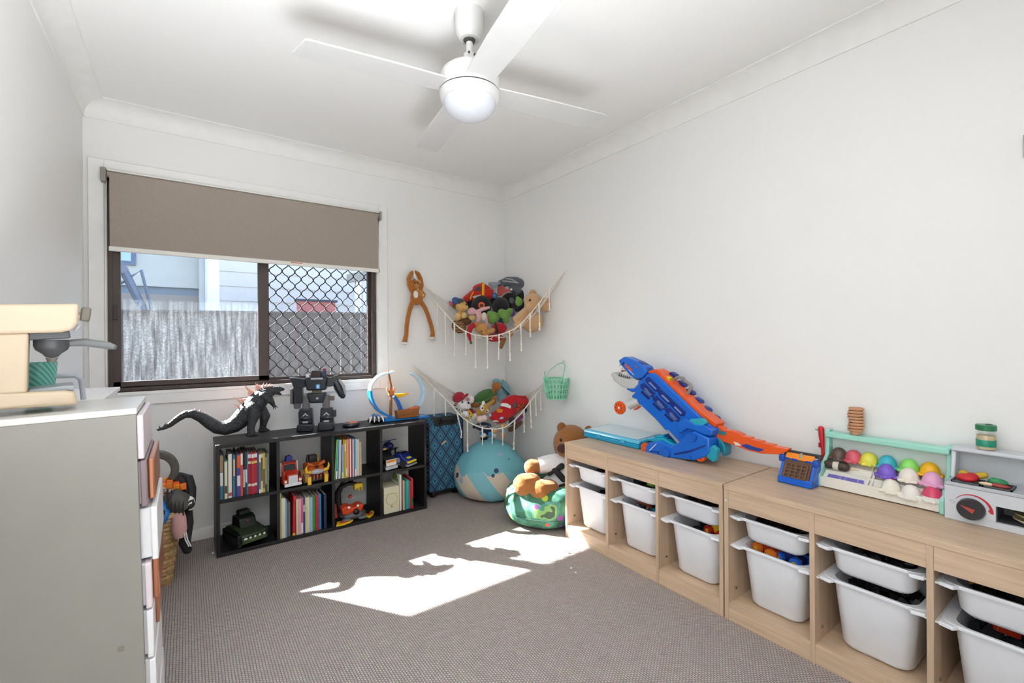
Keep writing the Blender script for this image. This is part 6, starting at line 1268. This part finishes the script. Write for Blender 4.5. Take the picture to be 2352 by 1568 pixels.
# jar with green lid
p = at(2265, 1042, X=gx+.12)
t = thing('spice_jar', 'clear jar with a green lid and green band on the grill shelf', 'jar', Vector((gx+.12, p.y, bz_+.010)))
jr = .0245; jh = at(2265, 985, X=gx+.12).z-at(2265, 1042, X=gx+.12).z
def jarglass():
    m = bpy.data.materials.new('jar_glass'); m.use_nodes = True; N, Lk = nodes(m); N.remove(N['Principled BSDF']); tr = N.new('ShaderNodeBsdfTransparent'); tr.inputs[0].default_value = (.96, .98, .97, 1); gl = N.new('ShaderNodeBsdfGlossy'); gl.inputs['Roughness'].default_value = .05; mx = N.new('ShaderNodeMixShader'); mx.inputs[0].default_value = .08; Lk.new(tr.outputs[0], mx.inputs[1]); Lk.new(gl.outputs[0], mx.inputs[2]); Lk.new(mx.outputs[0], N['Material Output'].inputs[0]); return m
ob('glass', G().lathe([(.001, 0), (jr*.92, 0), (jr, .006), (jr, jh*.72), (jr*.9, jh*.78), (.001, jh*.78)], 28), jarglass(), t)
ob('spice', G().lathe([(.001, .002), (jr*.9, .002), (jr*.93, .006), (jr*.93, jh*.58), (.001, jh*.62)], 24), M('#dcc7a0', .8), t)
ob('label_band', G().lathe([(jr*1.01, jh*.14), (jr*1.02, jh*.145), (jr*1.02, jh*.40), (jr*1.01, jh*.405)], 28, cap=False), M('#1f8f74', .4), t)
ob('lid', G().lathe([(.001, jh*.78), (jr*1.06, jh*.78), (jr*1.08, jh*.82), (jr*1.08, jh*.97), (jr*1.0, jh), (.001, jh)], 28), P('#2a7a52', .35), t)
ob('lid_flap', G().cbox((.006, -.006, jh+.001), (.016, .014, .003)), P('#1b4434', .4), t)
# wall switch at the right edge
p = at(2352, 338, X=XR)
t = thing('wall_control', 'small grey wall control at the right edge of the wall', 'wall control', Vector((XR, p.y-.035, p.z)))
ob('cover', G().box(-.022, 0, -.035, .036, -.038, .038), M('#b9b9b7', .4), t, bevel=.006, seg=3)
ob('dial', G().lathe([(.001, -.032), (.018, -.032), (.02, -.022), (.001, -.022)], 20, (0, 0, .0), 'x'), M('#cfcfcc', .4), t)

# ================================================================== drawer tower and cabinet on the left
GP = M('#96938c', .5); WP = M('#f1f0f2', .35); PK = M('#e3d6da', .35); CO = M('#c07f5e', .28, metal=.55); MV = M('#8d7c80', .45)
DXF, DY0, DY1, DZT = -.086, 1.53, 1.86, 1.005
LN = Matrix.Translation((DXF, DY0, 0)) @ Matrix.Rotation(math.radians(-1.3), 4, 'Y') @ Matrix.Translation((-DXF, -DY0, 0))
ft = thing('drawer_tower', 'tall narrow grey-sided drawer tower by the left wall', 'drawers', (DXF-.15, (DY0+DY1)/2, 0))
def DB(nm, x0, x1, y0, y1, z0, z1, m, bev=.002, par=ft):
    g = G(); g.M = LN; g.box(x0, x1, y0, y1, z0, z1); return ob(nm, g, m, par, W=True, bevel=bev)
xb_ = XL+.03
DB('side_panel', xb_, DXF, DY0, DY0+.016, 0.004, DZT-.016, GP)
DB('side_panel', xb_, DXF, DY1-.016, DY1, 0.004, DZT-.016, GP)
DB('top_panel', xb_, DXF+.002, DY0-.001, DY1+.002, DZT-.016, DZT, M('#dedcd8', .3))
DB('back_panel', xb_, xb_+.006, DY0+.016, DY1-.016, .004, DZT-.016, WP)
DB('screw_cover', DXF-.052, DXF-.040, DY0-.0015, DY0, .39, .402, M('#8a8478', .4), .001)
zs = [(.87, .985, 0, PK), (.745, .865, .004, MV), (.60, .74, .022, WP), (.475, .595, .006, PK), (.345, .47, .006, WP), (.20, .34, .008, WP), (.02, .195, .010, WP)]
for i, (a, b, o, m) in enumerate(zs):
    dwr = DB('drawer', DXF-.2, DXF+o+.012, DY0+.018, DY1-.018, a+.004, b-.004, WP if m is not MV else PK, .003)
    fr = DB('drawer_front', DXF+o, DXF+o+.014, DY0+.004, DY1-.004, a, b, m, .003, dwr)
    if i in (1, 3): DB('handle_plate', DXF+o+.014, DXF+o+.028, DY0+.03, DY1-.02, a+.01, b-.002, CO, .004, dwr)
    if i == 4: DB('handle_plate', DXF+o+.014, DXF+o+.022, DY0+.10, DY1-.10, a+.04, b-.002, CO, .003, dwr)
cb_ = thing('white_cabinet', 'low white cabinet with a shallow upper part behind the drawer tower', 'cabinet', (-.27, 2.2, 0))
ob('lower_case', G().box(XL+.012, -.112, DY1+.02, 2.56, 0, .47), WP, cb_, W=True, bevel=.003)
ob('upper_case', G().box(XL+.012, -.222, DY1+.02, 2.36, .47, .985), WP, cb_, W=True, bevel=.003)
ob('top_board', G().box(XL+.010, -.215, DY1+.012, 2.37, .985, 1.0), WP, cb_, W=True, bevel=.002)
ob('lower_door', G().box(-.112, -.100, DY1+.03, 2.55, .02, .455), WP, cb_, W=True, bevel=.003)
ob('door_knob', G().ell((-.093, 2.47, .33), (.010, .008, .008)), CO, cb_, W=True)

# ------------------------------------------------------------------ toy coffee machine
CYN = DY0+.03
cm = lambda x, y: at(x, y, Y=CYN)
BE = M('#c9b69c', .5); GK = M('#4c4d50', .45)
base = cm(60, 940)
zt_ = DZT+.002
MA = Vector((-.55, CYN-.015, 0)); MB = MA+Vector((math.cos(.17), math.sin(.17), 0))
mc = thing('toy_coffee_machine', 'beige toy coffee machine on the drawer tower', 'toy coffee machine', Vector((vplane(60, 900, MA, MB).x, vplane(60, 900, MA, MB).y, zt_)), .17)
MI = wm(mc).inverted()
def ml(x, y): return MI @ vplane(x, y, MA, MB)
def MC(nm, pts, d0, d1, m, bev=.006, par=mc):
    return ob(nm, G().prism([(ml(x, y).x, max(ml(x, y).z, 0)) for x, y in pts], 'y', d0, d1), m, par, bevel=bev, seg=3)
XO = -70
MC('base', [(XO, 907), (150, 897), (172, 900), (181, 930), (XO, 945)], 0, .13, BE, .008)
MC('body', [(XO, 768), (66, 764), (62, 903), (XO, 908)], .004, .12, BE, .006)
MC('head', [(XO, 699), (182, 697), (178, 742), (165, 758), (140, 763), (XO, 769)], -.002, .13, M('#cdb9a0', .5), .008)
MC('group_plate', [(65, 764), (160, 759), (163, 776), (65, 781)], .01, .15, GK, .003)
pf = ml(119, 800)
ob('portafilter', G().lathe([(.001, -.024), (.012, -.022), (.018, -.014), (.030, -.004), (.034, .006), (.034, .022), (.001, .022)], 28, (pf.x, .06, pf.z)), GK, mc)
ob('spout', G().lathe([(.001, -.036), (.008, -.036), (.012, -.024), (.001, -.024)], 16, (pf.x, .06, pf.z)), M('#6a675f', .4), mc)
a_, b_ = ml(148, 788), ml(268, 795)
ob('portafilter_handle', G().tube([Vector((a_.x, .06, a_.z)), Vector((a_.x*.6+b_.x*.4, .055, a_.z+.002)), Vector((b_.x*.85+a_.x*.15, .04, b_.z+.002)), Vector((b_.x, .03, b_.z-.003))], [.0085, .0105, .0105, .006], 12), M('#77797b', .4), mc)
kn_ = ml(196, 720)
ob('steam_knob', G().cbox((kn_.x+.002, .05, kn_.z), (.020, .035, .036), (0, .12, 0)), M('#6f685d', .4), mc, bevel=.004)
ob('knob_collar', G().cyl((ml(179, 722).x, .05, kn_.z-.006), (ml(192, 722).x, .05, kn_.z-.006), .011, 14), M('#b9b2a0', .3), mc)
ob('lever', G().cyl((ml(174, 760).x, .04, ml(176, 760).z), (ml(184, 748).x, .04, ml(186, 746).z), .004, 8), M('#b4b4b8', .3), mc)
MC('drip_tray', [(66, 897), (150, 887), (172, 886), (170, 897), (66, 905)], .02, .15, M('#9aa0a6', .3), .002)
# mint cup with handle behind the machine
jp = at(105, 890, Y=1.80)
t = thing('blender_cup', 'mint patterned plastic cup with a grey handle behind the coffee machine', 'cup', Vector((at(85, 890, Y=1.78).x, 1.80, DZT+.001)))
kk = mpp('Y', 1.80, 100, 850)
ob('cup', G().lathe([(.001, 0), (.026, 0), (.028, .004), (.036, .085), (.038, .115), (.035, .115), (.026, .006), (.001, .006)], 28), M('#4fae9f', .25, 'stripe', c2='#8fd0c4', s=40, d='DIAGONAL'), t)
ob('handle', G().tube([(.034, 0, .075), (.075, 0, .074), (.086, 0, .062), (.090, 0, .02), (.091, 0, .004)], .0065, 10), M('#b4b9c2', .35), t)
# ------------------------------------------------------------------ wicker basket full of toys behind the cabinet
wkb = Vector((-.20, 2.90, 0))
WK = M('#c9a878', .8); WK2 = M('#b48f5e', .8)
bk = thing('wicker_basket', 'woven straw basket overflowing with toys near the left wall', 'basket', wkb)
hx0, hx1, hy0, hy1, bh = .125, .165, .13, .17, .34
for i in range(17):
    f_ = i/16; z_ = .012+bh*f_*.97; hx, hy = hx0+(hx1-hx0)*f_, hy0+(hy1-hy0)*f_
    pts = []
    for j, (x, y) in enumerate(rrect(hx, hy, .05, 6)):
        o_ = .004*(1 if (j+i) % 2 else -1); l = math.hypot(x, y); pts.append((x*(1+o_/l), y*(1+o_/l), z_))
    ob('weave_row', G().tube(pts, .0115, 6, closed=True), WK if i % 2 else WK2, bk)
ob('basket_rim', G().tube([(x, y, bh+.006) for x, y in rrect(hx1+.004, hy1+.004, .05, 6)], .016, 8, closed=True), WK, bk)
ob('basket_floor', G().box(-hx0, hx0, -hy0, hy0, 0, .01), WK2, bk)
WY = 2.86
w_ = lambda x, y, d=0: at(x, y, Y=WY+d)
t = thing('tyre_track_loop', 'dark grey segmented plastic arch sticking out of the basket', 'toy track', w_(360, 1100))
c_ = w_(352, 1085); rr = mpp('Y', WY, 360, 1080)*40
for i in range(11):
    a = math.radians(115-i*14); p = Vector((c_.x+rr*math.cos(a), WY+.02, c_.z+rr*math.sin(a)*1.0))
    ob('segment', G().cbox(p, (.034, .05, .03), (0, -a, 0)), M('#56534d', .6), t, W=True, bevel=.006)
t = thing('orange_block_toy', 'orange studded building toy on top of the basket', 'toy', w_(375, 1130), 0)
q0 = w_(378, 1108)
for i in range(6):
    for j in range(5):
        ob('stud_block', G().cbox((q0.x-.06+.027*i, WY-.06+.027*j, q0.z+.012-.012*i*.6+.006*((i+j) % 2)), (.026, .026, .03)), P(['#f08a1c', '#f0a030', '#e8761c', '#e8542a'][(i*2+j*3) % 4], .4), t, W=True, bevel=.003)
t = thing('scaled_toy', 'brown and white scaly toy under the orange blocks', 'toy', w_(362, 1140))
for i in range(4):
    for j in range(4): ob('scale', G().ell(w_(352+i*8+(j % 2)*4, 1122+j*9, -.09-.004*j), (.011, .008, .008)), P('#b9a090' if (i+j) % 2 else '#7a5f50', .5), t, W=True)
t = thing('grey_toy_shell', 'charcoal ribbed toy shell with a black and white tip on the basket edge', 'toy', w_(400, 1150))
g = G(); a0_, a1_ = w_(372, 1140, -.10), w_(432, 1165, -.12)
ob('shell', G().tube([w_(374, 1150, -.10), w_(395, 1146, -.11), w_(415, 1156, -.11), w_(428, 1163, -.11)], [.022, .052, .05, .042], 14), M('#4b4a46', .6), t, W=True)
for i in range(5):
    p = w_(385+i*9, 1148+i*3, -.11); ob('rib', G().lathe([(.050, -.003), (.055, 0), (.050, .003)], 20, p, 'x', cap=False), M('#3b3a37', .6), t, W=True)
ob('tip', G().ell(w_(436, 1156, -.12), (.022, .03, .035)), M('#e6e6e2', .5, 'blend', c2='#26262a', s=45, p=.5), t, W=True)
t = thing('blue_helmet', 'blue plastic toy helmet inside the basket', 'toy helmet', w_(368, 1180))
ob('shell', G().ell(w_(366, 1178, -.13), (.045, .04, .06)), P('#2a7ac8', .3), t, W=True)
ob('visor', G().ell(w_(369, 1178, -.165), (.018, .012, .018)), P('#14202e', .3), t, W=True)
t = thing('purple_toy_tube', 'violet plastic toy piece hanging in the grey arch', 'toy', w_(355, 1060))
ob('tube', G().tube([w_(350, 1042, -.02), w_(353, 1058, -.02), w_(352, 1068, -.02)], [.022, .02, .012], 10), P('#4038a0', .4), t, W=True)
t = thing('backpack', 'black backpack hanging over the far side of the basket', 'bag', w_(425, 1150))
ob('bag', G().tube([w_(410, 1098, .02), w_(425, 1104, .0), (w_(432, 1125, -.02)), w_(434, 1150, -.03)], [.03, .04, .036, .03], 12, rnd=True), M('#26252a', .7), t, W=True)
ob('strap', G().tube([w_(418, 1090, -.03), w_(428, 1095, -.04), w_(434, 1120, -.05), w_(434, 1150, -.05)], .007, 6), M('#17171a', .7), t, W=True)
t = thing('pink_sock', 'dusty pink cloth hanging over the basket rim', 'cloth', w_(412, 1190))
ob('cloth', G().tube([w_(410, 1170, -.12), w_(411, 1190, -.13), w_(412, 1215, -.14), w_(413, 1233, -.14)], [.020, .030, .032, .022], 12), M('#c49a96', .9, 'fabric', s=300), t, W=True)
t = thing('black_sock', 'black sock with white stripes hanging from the basket', 'sock', w_(428, 1230))
ob('sock', G().tube([w_(432, 1175, -.09), w_(433, 1200, -.10), w_(428, 1225, -.12), w_(424, 1245, -.13), w_(430, 1262, -.14)], [.020, .022, .024, .026, .020], 12, rnd=True), M('#1c1b1e', .85), t, W=True)
for d_ in (0, 5): ob('stripe', G().tube([w_(422+d_, 1222, -.155), w_(426+d_, 1240, -.165), w_(434+d_, 1255, -.165)], .003, 6), M('#d4d2d2', .8), t, W=True)
# crumbs on the carpet
for i, (x, y) in enumerate(((489, 1271), (1322, 1316), (1305, 1270), (1312, 1306))):
    p = at(x, y, Z=0); tag(ob('paper_scrap', G().cbox((0, 0, .004), (.012-.003*(i % 2), .008, .006), (.2, .3, i)), M('#e6e6e8', .6), loc=p), ['tiny white scrap beside the bookcase corner', 'tiny pale scrap on the shaded carpet', 'tiny scrap at the sun patch edge', 'smallest scrap on the carpet near the storage unit'][i], 'scrap')
